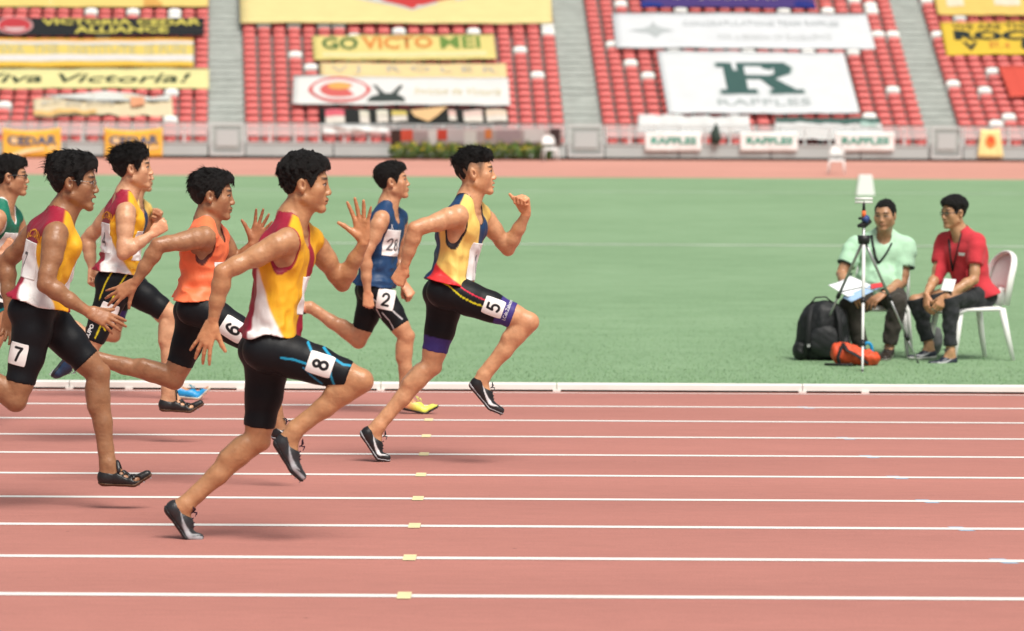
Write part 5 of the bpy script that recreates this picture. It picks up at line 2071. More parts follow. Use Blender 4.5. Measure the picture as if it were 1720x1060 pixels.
def mat_cloth(name, rgb):
    return mat_plain(name, rgb, rough=.75, spec=.2, noise=.04, nscale=1.5, bump=.25, bscale=5)


FLATM = {}


def flat_mat(rgb):
    k = tuple(round(c, 3) for c in rgb)
    if k not in FLATM:
        FLATM[k] = mat_plain('print_%d' % len(FLATM), rgb, rough=.7, spec=.2, noise=.05, nscale=3)
    return FLATM[k]


class Banner:
    def __init__(s, name, corners, rgb, label, plane='rake', wave=.02, seed=0, sag=0.0, group=None, lift=0.0, nu=28, nv=8):
        if plane == 'rake':
            n = RAKE_N
            p0 = RAKE_P + n * lift
        else:
            n = -EY
            p0 = st(0, plane, 0)
        s.n = n if n @ (CAM - p0) > 0 else -n
        s.c = [hit(x, y, p0, n) for x, y in corners]
        s.o = sum(s.c) / 4
        s.wave, s.seed, s.sag = wave, seed, sag
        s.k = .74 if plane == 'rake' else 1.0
        V, F = [], []
        for j in range(nv + 1):
            for i in range(nu + 1):
                V.append(s.pt(i / nu, j / nv) - s.o)
        for j in range(nv):
            for i in range(nu):
                a = j * (nu + 1) + i
                F.append((a, a + 1, a + nu + 2, a + nu + 1))
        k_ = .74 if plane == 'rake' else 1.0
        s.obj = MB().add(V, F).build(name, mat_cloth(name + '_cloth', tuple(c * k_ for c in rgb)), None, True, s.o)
        md = s.obj.modifiers.new('thickness', 'SOLIDIFY')
        md.thickness = .004
        md.offset = -1
        tag(s.obj, label, 'banner', group)

    def pt(s, u, v, up=0.0):
        """u right, v up, 0..1"""
        TL, TR, BR, BL = s.c
        p = (BL * (1 - u) + BR * u) * (1 - v) + (TL * (1 - u) + TR * u) * v
        w = s.wave * (math.sin(u * 23 + s.seed * 1.7 + v * 2) * .5 + math.sin(u * 51 + s.seed) * .3 + math.sin(v * 5 + u * 7 + s.seed) * .5)
        p = p + s.n * (w + up)
        p = p - EZ * s.sag * 4 * u * (1 - u) * (v ** 1.5)
        return p

    def poly(s, pts, rgb, name='stripe', up=.012):
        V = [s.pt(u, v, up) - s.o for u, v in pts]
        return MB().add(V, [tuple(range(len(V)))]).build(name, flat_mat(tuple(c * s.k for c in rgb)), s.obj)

    def band(s, u0, v0, u1, v1, rgb, name='stripe', up=.010, n=16):
        V, F = [], []
        for i in range(n + 1):
            u = u0 + (u1 - u0) * i / n
            V += [s.pt(u, v0, up) - s.o, s.pt(u, v1, up) - s.o]
        for i in range(n):
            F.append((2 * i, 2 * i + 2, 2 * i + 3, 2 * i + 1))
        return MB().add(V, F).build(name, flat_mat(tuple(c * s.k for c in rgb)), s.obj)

    def oval(s, cu, cv, ru, rv, rgb, name='emblem', up=.014, a0=0, a1=360, hole=0.0, pinch=1.0):
        n = 28
        V, F = [], []
        for i in range(n + 1):
            a = math.radians(a0 + (a1 - a0) * i / n)
            sx, sy = math.cos(a), math.sin(a)
            yy_ = math.copysign(abs(sy) ** pinch, sy)
            V.append(s.pt(cu + ru * sx, cv + rv * yy_, up) - s.o)
            V.append(s.pt(cu + ru * hole * sx, cv + rv * hole * yy_, up) - s.o)
        for i in range(n):
            F.append((2 * i, 2 * i + 2, 2 * i + 3, 2 * i + 1))
        return MB().add(V, F).build(name, flat_mat(tuple(c * s.k for c in rgb)), s.obj)

    def text(s, txt, u0, v0, u1, v1, rgb, bold=.02, shear=0.0, up=.016):
        cu = bpy.data.curves.new('lettering', 'FONT')
        cu.body = txt
        cu.offset = bold
        cu.shear = shear
        cu.resolution_u = 2
        ob = bpy.data.objects.new('lettering', cu)
        COL.objects.link(ob)
        bpy.context.view_layer.update()
        me = bpy.data.meshes.new_from_object(ob.evaluated_get(bpy.context.evaluated_depsgraph_get()))
        bpy.data.objects.remove(ob)
        n = len(me.vertices)
        co = np.empty(n * 3, np.float32)
        me.vertices.foreach_get('co', co)
        co = co.reshape(-1, 3)
        lo, hi = co.min(0), co.max(0)
        w = [s.pt(u0 + (u1 - u0) * (p[0] - lo[0]) / (hi[0] - lo[0]), v0 + (v1 - v0) * (p[1] - lo[1]) / (hi[1] - lo[1] + 1e-9), up) - s.o for p in co]
        me.vertices.foreach_set('co', np.array(w, np.float32).ravel())
        me.update()
        return link('lettering', me, flat_mat(tuple(c * s.k for c in rgb)), s.obj)


def rect(x0, y0, x1, y1):
    return [(x0, y0), (x1, y0), (x1, y1), (x0, y1)]


COVER = []
BY, PY, BW = (.80, .56, .14), (.82, .76, .36), (.76, .79, .82)


def rb(name, corners, rgb, label, **k):
    COVER.append(corners)
    return Banner(name, corners, rgb, label, **k)


# left section
b = rb('banner', rect(-40, -25, 350, 11), (.80, .62, .20), 'plain yellow banner cut by the top edge, left of the first stairway', seed=1)
b.band(.72, .0, .80, .6, (.70, .38, .10), 'print')
b = rb('banner', rect(-34, 30, 343, 59), (.018, .020, .022), 'black banner with yellow capitals and a red oval badge', seed=2)
b.oval(.155, .54, .082, .50, (.55, .30, .30))
b.oval(.155, .54, .070, .42, (.52, .05, .06), up=.018)
b.oval(.155, .42, .05, .22, (.66, .50, .50), up=.022, a0=180, a1=360)
b.text('VICTORIA CEDAR', .275, .56, .985, .92, (.66, .58, .12), .03)
b.text('ALLIANCE', .42, .10, .84, .48, (.66, .58, .12), .03)
b = rb('banner', rect(-14, 65, 325, 112), (.78, .60, .16), 'yellow banner with two white stripes and thin grey capitals', seed=3)
b.band(0, .78, 1, .90, (.74, .72, .66))
b.band(0, .20, 1, .42, (.76, .74, .72))
b.band(0, .90, 1, 1.0, (.80, .42, .06))
b.band(0, .0, 1, .14, (.80, .50, .06))
b.text('WA  THE  INSTITUTE  IS FUN', .04, .46, .96, .76, (.52, .50, .32), .0)
b = rb('banner', rect(-32, 115, 351, 148), PY, 'pale yellow banner reading Viva Victoria in black script', seed=4)
b.text('Viva Victoria!', .0, .26, .92, .74, (.025, .05, .03), .012, .25)
b = rb('banner', [(55, 163), (288, 161), (291, 193), (57, 195)], (.78, .66, .44), 'crumpled cream and orange banner above the lettered railing banners', wave=.07, seed=5)
b.poly([(.05, 1.0), (.3, 1.06), (.52, 1.18), (.72, .96), (.86, .88), (1, 1.02), (.98, .62), (.7, .6), (.4, .75)], (.74, .76, .72), 'print', .07)
b.band(0, .02, .45, .22, (.80, .52, .20), 'print', .05)
b.band(.70, .35, .80, .75, (.78, .36, .20), 'print', .09)
b.text('go for gold  Victoria', .06, .42, .58, .74, (.40, .44, .46), .0, .2, up=.10)
# second section
b = rb('banner', [(402, -30), (925, -30), (928, 39), (404, 38)], (.84, .70, .32), 'large yellow banner with red pointed emblem, cut by the top edge', seed=6)
b.poly([(.35, .62), (.42, .50), (.49, .42), (.55, .30), (.61, .42), (.68, .50), (.76, .62), (.66, .75), (.45, .75)], (.62, .62, .60), 'emblem', .012)
b.poly([(.38, .63), (.46, .52), (.52, .42), (.55, .34), (.58, .42), (.64, .52), (.72, .63), (.66, .75), (.45, .75)], (.58, .05, .05), 'emblem', .017)
b = rb('banner', [(524, 60), (829, 57), (834, 99), (527, 101)], (.78, .66, .24), 'yellow banner with large green and red letters, below the emblem banner', seed=7, lift=.02)
b.text('GO', .05, .42, .25, .92, (.08, .17, .05), .03)
b.text('VICTO', .27, .42, .66, .92, (.72, .26, .06), .03)
b.text('MEI', .70, .42, .92, .92, (.16, .28, .06), .02)
b.band(.05, .12, .95, .28, (.80, .74, .40), 'print')
b = rb('banner', [(537, 105), (850, 107), (852, 132), (539, 131)], (.84, .66, .34), 'pale orange banner with spaced grey capitals', seed=8, lift=.03)
b.text('V J   R O L E R', .06, .28, .95, .76, (.50, .48, .42), .0)
b = rb('banner', [(493, 127), (854, 131), (857, 177), (491, 174)], (.80, .80, .78), 'white banner with red oval badge and black horned shape', seed=9, lift=.05)
b.oval(.215, .50, .145, .46, (.66, .10, .10), pinch=1.35)
b.oval(.215, .50, .125, .36, (.80, .78, .76), up=.022)
b.oval(.215, .48, .09, .26, (.68, .14, .13), up=.028)
b.oval(.215, .60, .055, .13, (.80, .42, .12), up=.034)
b.poly([(.34, .10), (.36, .26), (.40, .34), (.38, .58), (.365, .66), (.385, .66), (.405, .50), (.425, .36), (.455, .36), (.475, .52), (.495, .68), (.51, .66), (.495, .50), (.48, .32), (.51, .24), (.52, .08)], (.05, .065, .06), 'emblem', .02)
b.text('Invictus de Victoria', .56, .36, .96, .62, (.72, .62, .34), .0, .3)
b = rb('banner', [(536, 181), (853, 182), (856, 207), (538, 210)], (.02, .022, .02), 'dark sagging banner with red, white and yellow block letters', wave=.04, seed=10, lift=.06)
for u0, u1, cc in ((.03, .13, (.72, .14, .18)), (.21, .26, (.74, .70, .58)), (.30, .36, (.76, .72, .60)), (.38, .46, (.70, .56, .16)), (.68, .72, (.74, .50, .44)), (.76, .86, (.74, .56, .50)), (.88, .99, (.78, .62, .48))):
    b.band(u0, .05, u1, .55, (.76, .70, .62), 'print', .05, 4)
    b.band(u0, .40, u1, .74, cc, 'print', .06, 4)
b.poly([(.48, .80), (.60, .86), (.68, .95), (.62, .40), (.57, .0), (.50, .40)], (.80, .52, .26), 'print', .07)
# third section
b = rb('banner', [(1072, -20), (1362, -20), (1371, 13), (1078, 11)], (.075, .045, .20), 'purple and navy banner cut by the top edge', seed=11)
b.band(.0, .0, .12, 1, (.02, .04, .26), 'print')
b.band(.88, .0, 1, 1, (.02, .03, .22), 'print')
b.text('ST JOSEPHS', .18, .34, .80, .60, (.50, .42, .36), .0)
b = rb('banner', [(1028, 21), (1455, 23), (1471, 82), (1034, 80)], BW, 'long white banner with faint grey text and a small winged crest', seed=12)
b.poly([(.06, .48), (.12, .55), (.145, .62), (.155, .74), (.165, .62), (.19, .55), (.235, .48), (.19, .42), (.16, .28), (.13, .42)], (.50, .54, .55), 'emblem')
b.text('CONGRATULATIONS TEAM RAFFLES', .27, .62, .88, .76, (.52, .56, .58), .01)
b.text('FOR A SEASON OF EXCELLENCE', .40, .24, .84, .38, (.66, .69, .70), .01)
b = rb('banner', [(1103, 85), (1417, 88), (1444, 190), (1122, 190)], (.77, .80, .82), 'big white banner with dark green slab letter R', seed=13, nv=14)
DG, OG = (.055, .125, .115), (.62, .68, .68)
for up, g_, cc in ((.012, .014, OG), (.02, 0.0, DG)):
    b.poly([(.300 - g_, .80 + g_), (.660 + g_, .80 + g_), (.700 + g_, .72), (.685 + g_, .62), (.60, .54), (.70, .36), (.735 + g_, .36), (.735 + g_, .30 - g_), (.56 - g_, .30 - g_), (.56 - g_, .37), (.585, .37), (.52, .53), (.445, .53), (.445, .37), (.49 + g_, .37), (.49 + g_, .30 - g_), (.30 - g_, .30 - g_), (.30 - g_, .37), (.335, .37), (.335, .73), (.30 - g_, .73)], cc, 'emblem', up)
b.poly([(.445, .735), (.575, .735), (.60, .71), (.60, .62), (.575, .595), (.445, .595)], (.77, .80, .82), 'emblem', .026)
b.text('RAFFLES', .27, .12, .76, .22, (.46, .52, .52), .01)
b = rb('banner', [(1072, 193), (1258, 194), (1262, 224), (1070, 222)], (.80, .81, .80), 'folded plain white banner above the first green-lettered railing banner', wave=.06, seed=14)
b = rb('banner', [(1302, 201), (1478, 202), (1490, 236), (1300, 232)], (.78, .80, .79), 'white banner with dark green top edge near the third stairway', wave=.04, seed=15)
b.band(.0, .82, 1, 1.05, (.07, .15, .13), 'stripe', .03)
b.band(.80, .62, .95, .84, (.45, .62, .56), 'print', .04)
# fourth section
b = rb('banner', [(1566, -20), (1760, -20), (1762, 26), (1575, 24)], (.82, .58, .16), 'amber banner with white letters, cut by the top right corner', seed=16)
b.band(.10, .3, .25, .75, (.80, .74, .56), 'print')
b.band(.52, .35, .75, .7, (.80, .74, .58), 'print')
b = rb('banner', [(1578, 37), (1770, 36), (1776, 91), (1590, 92)], (.80, .55, .06), 'yellow banner with bold black letters at the right edge', seed=17)
b.text('WE ARE THE', .10, .76, .78, .92, (.10, .08, .03), .02)
b.text('ROCK', .10, .42, .98, .72, (.02, .03, .03), .06)
b.text('V', .16, .12, .30, .36, (.02, .03, .03), .06)
b.text('8', .68, .12, .80, .44, (.02, .03, .03), .06)
b.text('ST. 4', .40, .18, .58, .36, (.70, .22, .05), .02)
b = rb('banner', [(1676, 110), (1770, 110), (1776, 158), (1696, 163)], (.70, .10, .07), 'plain orange-red banner on the seats at the right edge', seed=18)

# ---- seats
WPX = [(34, 12), (77, 12), (165, 22), (230, 22), (297, 18), (297, 27), (163, 62), (13, 112), (269, 113), (293, 160), (16, 172), (292, 198),
       (437, 42), (503, 42), (545, 42), (572, 42), (594, 60), (680, 50), (789, 50), (918, 48), (918, 57), (487, 87), (511, 112), (878, 88), (907, 126),
       (1052, 8), (1142, 18), (1022, 78), (1052, 102), (1081, 127), (1120, 83), (1379, 17), (1462, 8), (1466, 20), (1436, 2), (1476, 54), (1496, 56),
       (1431, 85), (1500, 155), (1466, 190), (1553, 2), (1608, 30), (1572, 56), (1662, 117), (1601, 143), (1652, 155), (1691, 192), (1676, 213),
       (1265, 85), (1362, 84), (1327, 20)]
white_set = set()
seats = []
for j in range(NROW):
    secs = [(AMIN, SE[0][j][0], 'end'), (SE[0][j][1], SE[1][j][0], 21), (SE[1][j][1], SE[2][j][0], 21), (SE[2][j][1], AMAX, 'start')]
    for si, (a0, a1, n) in enumerate(secs):
        if n == 'end':
            pos = [a1 - .25 - .497 * i for i in range(21)]
        elif n == 'start':
            pos = [a0 + .25 + .505 * i for i in range(14)]
        else:
            w = (a1 - a0) / n
            pos = [a0 + w * (i + .5) for i in range(n)]
        for ci, a in enumerate(pos):
            p = st(a, row_b(j), Z0 + RISE * j)
            x, y = project(p + EZ * .44)
            if -160 < x < 1880 and -60 < y < 250:
                seats.append([si, j, a, x, y, ci])
for (wx, wy) in WPX:
    k = min(range(len(seats)), key=lambda i: (seats[i][3] - wx) ** 2 + 2 * (seats[i][4] - wy) ** 2)
    white_set.add(k)
ORD = ['first', 'second', 'third', 'fourth', 'fifth', 'sixth', 'seventh', 'eighth', 'ninth', 'tenth', 'eleventh', 'twelfth', 'thirteenth', 'fourteenth',
       'fifteenth', 'sixteenth', 'seventeenth', 'eighteenth', 'nineteenth', 'twentieth', 'twenty-first', 'twenty-second', 'twenty-third', 'twenty-fourth', 'twenty-fifth']
SIDE = ['left of the first', 'right of the first', 'right of the second', 'right of the third']
SECN = ['left of the first stairway', 'between the first and second stairways', 'between the second and third stairways', 'right of the third stairway']
vis = []
for k, (si, j, a, x, y, ci) in enumerate(seats):
    # hidden when banner lies over it
    if any(all(inside(c, x + dx, y + dy) for dx in (-11, 11) for dy in (-9, 5)) for c in COVER):
        continue
    vis.append(k)
red_vis = sorted([k for k in vis if k not in white_set and -12 < seats[k][3] < 1732 and seats[k][4] > -5], key=lambda k: -seats[k][4])
single = set(red_vis[:300])
rest_v, rest_f = [], []
for k in vis:
    si, j, a, x, y, ci = seats[k]
    where = 'in the %s row, %s seat %s stairway' % (ORD[j], ORD[ci], SIDE[si])
    p = st(a, row_b(j), Z0 + RISE * j)
    if k in white_set:
        o = link('stadium_seat', seat_white, None, None, p)
        tag(o, 'white plastic seat ' + where, 'seat', 'white grandstand seats')
    elif k in single:
        o = link('stadium_seat', seat_red, None, None, p)
        tag(o, 'red plastic seat ' + where, 'seat', 'red grandstand seats')
    else:
        ofs = len(rest_v)
        for v in SEAT.v:
            q = p + v[0] * EX + v[1] * EY + v[2] * EZ
            rest_v.append(tuple(q))
        rest_f += [tuple(i + ofs for i in f) for f in SEAT.f]
        continue
    o.rotation_euler = (0, 0, PHI)
mr = bpy.data.meshes.new('upper_seats')
mr.from_pydata(rest_v, [], rest_f)
mr.polygons.foreach_set('use_smooth', np.full(len(mr.polygons), True))
o = link('upper_seats', mr, M_SEATR)
tag(o, 'rows of red plastic seats high in the far grandstand', 'seats', None, 'stuff')

# ---- front wall, recess, railing, gates
ZR0, ZW, ZT = .045, .485, 1.14      # above the track: recess top, wall top, rail top


def ax_at(px, py=240, b=0.0):
    return to_st(hit(px, py, st(0, b, 0), EY))[0]


wall = empty('perimeter_wall', SO, 'low pale grey wall along the foot of the far stand', 'wall')
wall.rotation_euler = (0, 0, PHI)
wx = [ax_at(p) for p in (-200, -40, 110, 260, 350, 412, 560, 710, 860, 952, 1016, 1140, 1295, 1445, 1561, 1618, 1760, 1900)]
for a, b_ in zip(wx[:-1], wx[1:]):
    MB().box(a + .02, b_ - .02, 0, .12, ZR0 + .05, ZW).build('wall_panel', M_WALL, wall)
    MB().box(a + .02, b_ - .02, -.03, .15, ZW + .002, ZW + .05).build('coping', M_RAIL, wall)
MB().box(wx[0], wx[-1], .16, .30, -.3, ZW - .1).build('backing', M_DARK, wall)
spans = [(-120, 352), (412, 951), (1016, 1561), (1618, 1850)]
for si, (p0, p1) in enumerate(spans):
    a0, a1 = ax_at(p0), ax_at(p1)
    rl = empty('railing', st((a0 + a1) / 2, .06, ZW + .05), 'white post railing with clear panels, ' + SECN[si], 'railing', 'railings along the stand front')
    rl.rotation_euler = (0, 0, PHI)
    h = (a1 - a0) / 2
    zt = ZT - ZW - .05
    MB().box(-h, h, -.02, .02, zt - .035, zt).build('top_rail', M_RAIL, rl)
    n = max(2, round(2 * h / .79))
    for i in range(n + 1):
        x = -h + 2 * h * i / n
        x = min(max(x, -h + .03), h - .03)
        MB().box(x - .035, x + .035, -.017, .017, 0, zt - .036).build('post', M_RAIL, rl)
        if i < n:
            MB().box(x + .05, x + 2 * h / n - .05, -.005, .005, .20, zt - .05).build('panel', M_GLASS, rl)
for gi, (p0, p1) in enumerate(((352, 411), (953, 1014), (1563, 1616))):
    a0, a1 = ax_at(p0) + .02, ax_at(p1) - .02
    gt = empty('gate', st((a0 + a1) / 2, -.06, .1), 'pale grey gate at the foot of the %s stairway' % ('first', 'second', 'third')[gi], 'gate', 'stairway gates')
    gt.rotation_euler = (0, 0, PHI)
    h = (a1 - a0) / 2
    for x0, x1, z0, z1 in ((-h, -h + .07, 0, 1.04), (h - .07, h, 0, 1.04), (-h + .071, h - .071, .97, 1.04), (-h + .071, h - .071, .0, .10)):
        MB().box(x0, x1, -.03, .03, z0, z1).build('frame', M_RAIL, gt)
    MB().box(-h + .2, h - .2, -.012, .012, .30, .82).build('panel', mat_plain('gate_panel', (.46, .51, .51), rough=.5), gt)
    MB().box(-h + .121, h - .121, .02, .028, .17, .93).build('backing', mat_plain('gate_back', (.36, .41, .40), rough=.7), gt)

# ---- banners tied to the railing
for i, x in enumerate((4, 175)):
    b = Banner('railing_banner', [(x, 215), (x + 98, 214), (x + 98, 263), (x + 1, 264)], (.80, .46, .07), 'orange railing banner with dark capitals, %s' % ('at the left edge', 'behind the windblown sprinter')[i], -.09, wave=.02, seed=20 + i, sag=.10, group='orange railing banners')
    b.text('CEDAR', .08, .42, .94, .78, (.10, .13, .20), .04)
    b.oval(.20, .60, .06, .12, (.80, .60, .34), up=.02)
    b.poly([(.05, .05), (.4, .30), (.95, .36), (.95, .30), (.5, .18), (.2, .02)], (.80, .62, .34), 'print', .018)
for i, (x, w, lb) in enumerate(((1083, 95, 'nearest the second stairway'), (1243, 97, 'middle one of three'), (1403, 99, 'nearest the third stairway'))):
    b = Banner('railing_banner', [(x, 222), (x + w, 222), (x + w, 254), (x, 254)], (.80, .82, .81), 'white railing banner with green capitals, ' + lb, -.09, wave=.012, seed=25 + i, group='white railing banners')
    b.text('RAFFLES', .11, .36, .92, .74, (.10, .36, .28), .04)
b = Banner('railing_banner', [(1648, 217), (1679, 217), (1686, 265), (1642, 264)], (.84, .74, .34), 'small yellow railing poster with a red round emblem', -.09, seed=30, wave=.01, sag=.03)
b.oval(.5, .58, .24, .24, (.78, .24, .06))
b.oval(.5, .62, .13, .10, (.72, .08, .04), up=.02)
b = Banner('railing_banner', [(656, 218), (944, 216), (944, 243), (656, 245)], (.34, .27, .26), 'dark brown and red patterned banner above the hedge', -.07, seed=31, wave=.01)
for u0, u1, v0, v1, cc in ((.0, .06, 0, 1, (.05, .025, .02)), (.06, .13, .3, 1, (.50, .07, .04)), (.13, .22, .1, .9, (.30, .23, .23)), (.22, .27, 0, 1, (.52, .48, .46)), (.27, .33, .35, 1, (.45, .05, .03)),
                          (.33, .43, .2, 1, (.42, .36, .36)), (.43, .50, .0, .9, (.50, .47, .44)), (.47, .49, .1, .5, (.04, .10, .09)), (.55, .59, .4, 1, (.50, .16, .05)), (.62, .76, .1, .95, (.30, .22, .23)), (.78, .90, .2, 1, (.50, .46, .45)), (.93, .99, 0, 1, (.05, .03, .03))):
    b.band(u0, v0, u1, v1, cc, 'print', .012, 3)
b = Banner('railing_banner', [(540, 210), (655, 212), (652, 222), (542, 224)], (.66, .72, .72), 'narrow crumpled white strip on the railing under the dark letter banner', -.06, seed=33, wave=.05)

# tied bundle on the railing
bp_ = st(ax_at(1202, 235, -.1), -.1, .95)
V = []
mb = MB()
rr_ = np.random.default_rng(5)
mb.tube([bp_ - bp_ + np.array(p) for p in ((0, 0, -.42), (.03, 0, -.25), (-.02, 0, -.05), (.02, 0, .10), (0, 0, .26))], [.10, .17, .15, .09, .02], 10)
o = mb.build('cloth_bundle', mat_plain('dark_bundle', (.03, .055, .045), rough=.8, noise=.3, nscale=9), None, True, bp_)
tag(o, 'dark green cloth bundle tied to the railing between white banners', 'bundle')

# ---- hedge of separate flowering shrubs
M_LEAF = mat_paint('shrub_leaf', rough=.6, spec=.3, noise=.1)
for i in range(11):
    px = 668 + i * 24.5
    c = to_st(hit(px, 262, st(0, -.75, 0), EY))
    base = st(c[0], -.75, 0.0)
    rq = np.random.default_rng(40 + i)
    n = 520
    d = rq.normal(size=(n, 3))
    d /= np.linalg.norm(d, axis=1)[:, None]
    rad_ = rq.uniform(.55, 1.0, (n, 1)) ** .5
    P = d * rad_ * np.array([.30, .24, .26]) + np.array([0, 0, .27])
    P[:, 2] += .05 * np.sin(P[:, 0] * 9 + i) + (rq.random(n) < .08) * .12
    P[:, 2] = np.maximum(P[:, 2], .03)
    a1 = rq.normal(size=(n, 3))
    a1 /= np.linalg.norm(a1, axis=1)[:, None]
    a2 = np.cross(a1, d)
    a2 /= np.linalg.norm(a2, axis=1)[:, None] + 1e-9
    sz = rq.uniform(.03, .06, (n, 1))
    Vq = np.stack([P - a1 * sz, P + a2 * sz * .55, P + a1 * sz, P - a2 * sz * .55], 1).reshape(-1, 3)
    col = np.array([.075, .15, .03])[None] * rq.uniform(.5, 1.6, (n, 1))
    fl = (rq.random(n) < .28) & (P[:, 2] > .30)
    col[fl] = np.array([.55, .44, .04])
    root = empty('shrub', base, 'green flowering shrub, %s from the left in the far hedge' % ORD[i], 'shrub', 'flowering shrubs of the far hedge')
    link('foliage', mesh_np('foliage', Vq, np.arange(4 * n).reshape(-1, 4), np.repeat(col, 4, 0), False), M_LEAF, root)
    MB().tube([(0, 0, 0), (.02, 0, .15), (0, .01, .30)], [.03, .02, .01], 6).build('stem', M_EARTH, root)
# ------------------------------------------------------------------ two seated officials and their things
MINT = (.44, .70, .50)
REDT = (.56, .045, .06)


def paint_polo(q):
    c = np.tile(np.array(MINT), (len(q['theta']), 1))
    if q['sleeve'] is not None:
        c = lerp3(c, (.03, .05, .05), sstep(.168, .172, q['sleeve']))
    c = lerp3(c, (.50, .74, .56), sstep(.022, .016, q['nedge']))
    return c


def paint_tee(q):
    c = np.tile(np.array(REDT), (len(q['theta']), 1))
    c = lerp3(c, (.46, .035, .05), sstep(.012, .009, q['nedge']))
    return c


S_DRESS = dict(col=(.030, .022, .018), sole=(.30, .28, .26), sole_h=.014, spikes=False, lace=(.05, .04, .035))
S_TRAIN = dict(col=(.015, .022, .040), sole=(.62, .62, .60), tick=(.62, .62, .64), sole_h=.018, spikes=False, lace=(.10, .11, .13))

G = build_person(dict(
    report='G', seed=21, d0=27.85, s=1.04, hs=1.02, fine=.0058, coarse=0.0107, ground=0.0, group='seated officials',
    label='seated man in mint green polo shirt holding papers behind the tripod',
    skin=(.42, .23, .13), face=(-.42, -.90, 0), look=(0, -6, 0), belly=.02, tw=1.02, full=1.12, rosy=.1,
    J=dict(head=(1487, 361, -.10), neck=(1484, 398, .0), shR=(1436, 412, -.02), shL=(1524, 413, -.04),
           elR=(1413, 460, -.10), wrR=(1424, 488, -.34), elL=(1516, 474, -.12), wrL=(1484, 494, -.34),
           hipR=(1458, 498, .0), hipL=(1496, 498, .0), knR=(1425, 513, -.36), anR=(1446, 580, -.32),
           knL=(1508, 509, -.40), anL=(1494, 581, -.36)),
    handR=dict(tip=(1434, 500, -.40), palm=(.5, .1, -.8), style='relax'),
    handL=dict(tip=(1462, 508, -.40), palm=(-.2, .4, -.9), style='relax'),
    footR=dict(pts=[(1447, 597, -.30), (1440, 602, -.46), (1438, 602, -.54)], shoe=S_DRESS),
    footL=dict(pts=[(1495, 598, -.34), (1487, 605, -.50), (1484, 606, -.58)], shoe=S_DRESS),
    hair=dict(recede=.020, top=.007, side=.007, amp=.004, freq=90, sweep=(0, -.3, .5), len=.010, lift=.5, strands=500, line=.010),
    top=dict(name='polo_shirt', paint=paint_polo, mat=M_COTTON, sleeve=.180, loose=.022, puff=.012, hem=-.02, neck=.062, scoop=.0, vee=.085, wr=.004),
    legs=dict(name='trousers', col=(.045, .040, .034), full=True, off=.016, wr=.006, cuff=.010, hem=.95, mat=M_COTTON),
))
Rm = build_person(dict(
    report='R', seed=23, d0=27.45, s=.98, hs=1.02, fine=.0058, coarse=0.0107, ground=0.0, group='seated officials',
    label='seated young man in red t-shirt and spectacles on a white chair',
    skin=(.46, .25, .135), face=(-.86, -.50, 0), look=(0, -4, 0), rosy=.1,
    J=dict(head=(1602, 357, -.02), neck=(1615, 396, .0), shR=(1586, 405, .14), shL=(1641, 406, -.12),
           elR=(1572, 466, .04), wrR=(1556, 494, -.14), elL=(1636, 470, -.22), wrL=(1590, 496, -.34),
           hipR=(1632, 498, .12), hipL=(1646, 500, -.05), knR=(1538, 506, .02), anR=(1560, 579, .02),
           knL=(1594, 502, -.32), anL=(1596, 590, -.32)),
    handR=dict(tip=(1556, 518, -.18), palm=(.6, .2, -.4), style='relax'),
    handL=dict(tip=(1574, 518, -.36), palm=(-.3, .5, -.5), style='relax'),
    footR=dict(pts=[(1572, 603, .02), (1541, 605, -.03), (1524, 603, -.06)], shoe=S_TRAIN),
    footL=dict(pts=[(1606, 614, -.30), (1575, 616, -.36), (1557, 614, -.38)], shoe=S_TRAIN),
    specs=M_DARKFRAME, specs_kw=dict(rim=.0022),
    crop=.5,
    hair=dict(top=.026, side=.004, amp=.003, freq=80, sweep=(0, -.5, .3), len=.016, strands=350, bulge=[((0, .06, .085), (.05, .035, .03))]),
    top=dict(name='t_shirt', paint=paint_tee, mat=M_COTTON, sleeve=.190, loose=.018, puff=.010, hem=.0, neck=.064, scoop=-.01, vee=.055, wr=.0045),
    legs=dict(name='trousers', col=(.030, .032, .036), full=True, off=.010, wr=.005, cuff=.004, hem=.90, mat=M_COTTON),
))

M_BLK = mat_plain('black_webbing', (.012, .013, .015), rough=.7)
M_PAP = mat_plain('paper', (.80, .81, .83), rough=.7)


def strap(fig, pts, d0, rad=.009, flat=.3, name='lanyard', mat=M_BLK):
    P = [at(x, y, d0 + d) - fig.o for x, y, d in pts]
    return MB().tube(P, rad, 8, True, flat).build(name, mat, fig.root, True)


def on_top(fig, pts, d0, gap=.004):
    """drop photograph points on to the shirt"""
    out = []
    for x, y in pts:
        d = ray(x, y)
        t = (d0 - .6) / d[1]
        for _ in range(80):
            p = CAM + d * t
            t += max(min(float(fig.top_pts(p[None, :])[0]) - gap, .05), -.02) * .7
            if t * d[1] > d0 + .3:
                break
        out.append(CAM + d * t)
    return out


def lanyard(fig, pts, d0, rad):
    P = [p - fig.o for p in on_top(fig, pts, d0)]
    return MB().tube(P, rad, 8, True, .45).build('lanyard', M_BLK, fig.root, True)


lanyard(G, [(1464, 395), (1465, 405), (1468, 420), (1471, 434), (1476, 442)], 27.85, .011)
lanyard(G, [(1498, 408), (1492, 420), (1484, 432), (1476, 442)], 27.85, .011)
lanyard(Rm, [(1614, 394), (1610, 412), (1605, 432), (1600, 455)], 27.45, .011)
lanyard(Rm, [(1594, 402), (1596, 420), (1598, 440), (1600, 455)], 27.45, .009)
# white print on the red shirt
P = on_top(Rm, [(1610, 424), (1621, 425), (1620, 430), (1610, 429)], 27.45, .006)
MB().add([p - Rm.o for p in P], [(0, 1, 2, 3)]).build('chest_print', M_PAP, Rm.root)
# wrist watches


